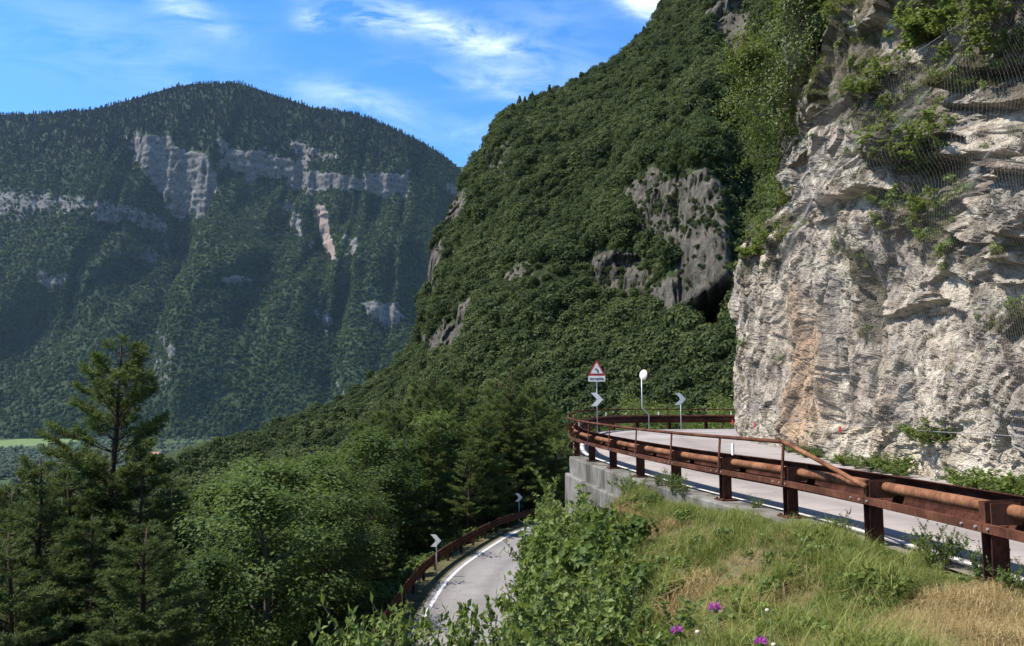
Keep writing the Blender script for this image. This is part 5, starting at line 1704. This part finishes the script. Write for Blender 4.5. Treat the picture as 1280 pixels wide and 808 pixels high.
var = np.where(rr_ < heap * .9, 7 + rng.integers(0, 2, len(GP)), np.where(rng.uniform(0, 1, len(GP)) < dryp, 4 + rng.integers(0, 3, len(GP)), rng.integers(0, 4, len(GP))))
wk = (rng.uniform(0, 1, len(GP)) < .035 + .05 * (vnoise(GP * np.array([.8, .8, 0]), 27) > .2)) & (heap < .3)
var = np.where(wk, 9 + rng.integers(0, 2, len(GP)), var)
gsc = rng.uniform(.45, 1.0, len(GP)) * (1 + .75 * np.clip(vnoise(GP * np.array([1.7, 1.7, 0]), 17), -.5, 1)) * np.interp(gs, [0, .5, 1.3, 2.2], [.5, .62, .95, 1.1]) * np.interp(gyp, [4, 8, 25], [.8, 1.0, 1.25])
GP[:, 2] += heap * .10 * (var >= 7) * rng.uniform(0, 1, len(GP)) - .01
scatter('grass', GP, gsc, rng.uniform(0, 6.28, len(GP)), var, g_src, 'green and straw coloured grass on the verge below the guard rail', 'grass')
# grasses and low growth hanging on the rock face
M['rock_grass'] = foliage('rock_grass_blade', (.05, .062, .018), (.09, .10, .032), (.19, .165, .075), .3, .6, .2, .5)
c_src = [tuft(651 + k, 34, .42, .9 + .15 * k, .006, M['rock_grass'], 'rock_grass_tuft', .15) for k in range(3)] + [source('rock_herb', *clump_crown(655 + k, .22, .30, 120, .075, 6), M['leaf_near']) for k in range(2)]
gwt = np.clip(grow * 1.2 - .15, 0, 1) * vis * (vnoise(base * 1.6, 57) > -.1) + .012 * vis
CP, ci, cj = sample_grid(CL, 3400, gwt)
scatter('cliff_growth', CP, rng.uniform(.35, 1.15, len(CP)), rng.uniform(0, 6.28, len(CP)), np.where(rng.uniform(0, 1, len(CP)) < .78, rng.integers(0, 3, len(CP)), 3 + rng.integers(0, 2, len(CP))), c_src,
        'tufts of grass and low growth hanging on the rock face', 'grass', np.stack([rng.normal(0, .3, len(CP)), rng.normal(-.5, .3, len(CP))], -1))
# undergrowth beneath the wood and on the steep bank
u_src = [source('undergrowth_clump', *clump_crown(640 + k, .5, .7, 170, .16, 7), M['leaf_tree']) for k in range(3)]
NUg = 9000
ux = rng.uniform(-45, 25, NUg); uy = rng.uniform(9, 82, NUg)
ud = sdist(ux, uy, LOWC); us = sdist(ux, uy, RAILC)
upx = 640 + FPX * ux / uy
ok = (us > 1.6) & ((ud > 1.8) | (ud < -4.7)) & (upx > -60) & (upx < 960) & ~((upx > 800) & (uy < 40)) & ~((ud < 0) & (uy < 12))
ux, uy = ux[ok], uy[ok]
UP = np.stack([ux, uy, zbank(ux, uy)], -1)
scatter('undergrowth', UP, rng.uniform(.5, 1.3, len(UP)) * np.where(ud[ok] < 0, .8, 1.1), rng.uniform(0, 6.28, len(UP)), rng.integers(0, 3, len(UP)), u_src, 'low green undergrowth beneath the trees and on the bank', 'undergrowth')

# ------------------------------------------------------------------ wild flowers
M['petal'] = foliage('purple_petal', (.28, .03, .26), (.40, .055, .36), (.52, .12, .46), .3)
M['seed'] = plain('pale_seed_head', (.50, .44, .33), .9, .1)
M['stalk'] = plain('green_stalk', (.09, .13, .04), .7, .2)
def flower(px_, py_, D, r_, purple, label, kind):
    q = at_y(px_, py_, D)
    z = float(zbank(np.array([q[0]]), np.array([D]))[0])
    o = empty('knapweed' if purple else 'seed_head', (q[0], D, z)); hgt = q[2] - z
    r = np.random.default_rng(int(px_))
    MB().tube(curve_pts(np.zeros(3), np.array([.02, 0, 1]), hgt - r_ * .5, (0, 0, 0), 6, r), .004, 5).build('stalk', M['stalk'], o, True)
    mb = MB()
    for a in np.linspace(0, 2 * math.pi, 9)[:-1]:
        pass
    n = 8
    rings = [(.25, -.55), (.5, -.3), (.48, 0.0), (.3, .15), (.01, .2)]
    V = [(r_ * a * math.cos(2 * math.pi * k / n), r_ * a * math.sin(2 * math.pi * k / n), hgt + r_ * b_) for a, b_ in rings for k in range(n)]
    Q = [[i * n + k, i * n + (k + 1) % n, (i + 1) * n + (k + 1) % n, (i + 1) * n + k] for i in range(4) for k in range(n)]
    mb.add(V, Q); mb.build('bract_cup', M['stalk'] if purple else M['seed'], o, True)
    if purple:
        m_ = 90
        d = unit(r.normal(size=(m_, 3)) * np.array([1, 1, .45]) + np.array([0, 0, .45]))
        V, T = leaves(np.tile([0, 0, hgt], (m_, 1)) + d * r_ * .2, d, r_ * r.uniform(.7, 1.15, m_), r_ * .085, r, .2)
        link_mesh('petals', leaf_mesh('petals', V, T, r.uniform(0, 1, m_)), o, [M['petal']])
    tag(o, label, 'flower')
flower(894, 761, 5.4, .042, True, 'purple knapweed flower rising highest out of the grass', 1)
flower(846, 789, 5.2, .037, True, 'purple knapweed flower close to the leafy shrubs', 1)
flower(951, 804, 5.1, .04, True, 'purple knapweed flower beside a pale seed head at the edge of the grass', 1)
flower(872, 789, 5.2, .032, False, 'pale seed head between two purple knapweed flowers', 1)
flower(959, 762, 5.6, .03, False, 'pale round seed head standing alone in the dry grass', 1)
flower(967, 805, 5.1, .03, False, 'pale seed head close beside a purple knapweed flower', 1)

# ------------------------------------------------------------------ air
hz, t, out = material('air')
pv_ = t.new('ShaderNodeVolumePrincipled')
pv_.inputs['Color'].default_value = (.50, .72, 1.0, 1)
pv_.inputs['Density'].default_value = 1.5e-5
pv_.inputs['Anisotropy'].default_value = .2
t.l.new(pv_.outputs[0], out.inputs['Volume'])
hb = MB().box((0, 3200, 690), (15000, 12000, 1560)).build('haze', hz)
hb.location = (0, 0, 0)
tag(hb, 'thin blue haze filling the air of the valley', 'haze', None, 'stuff')
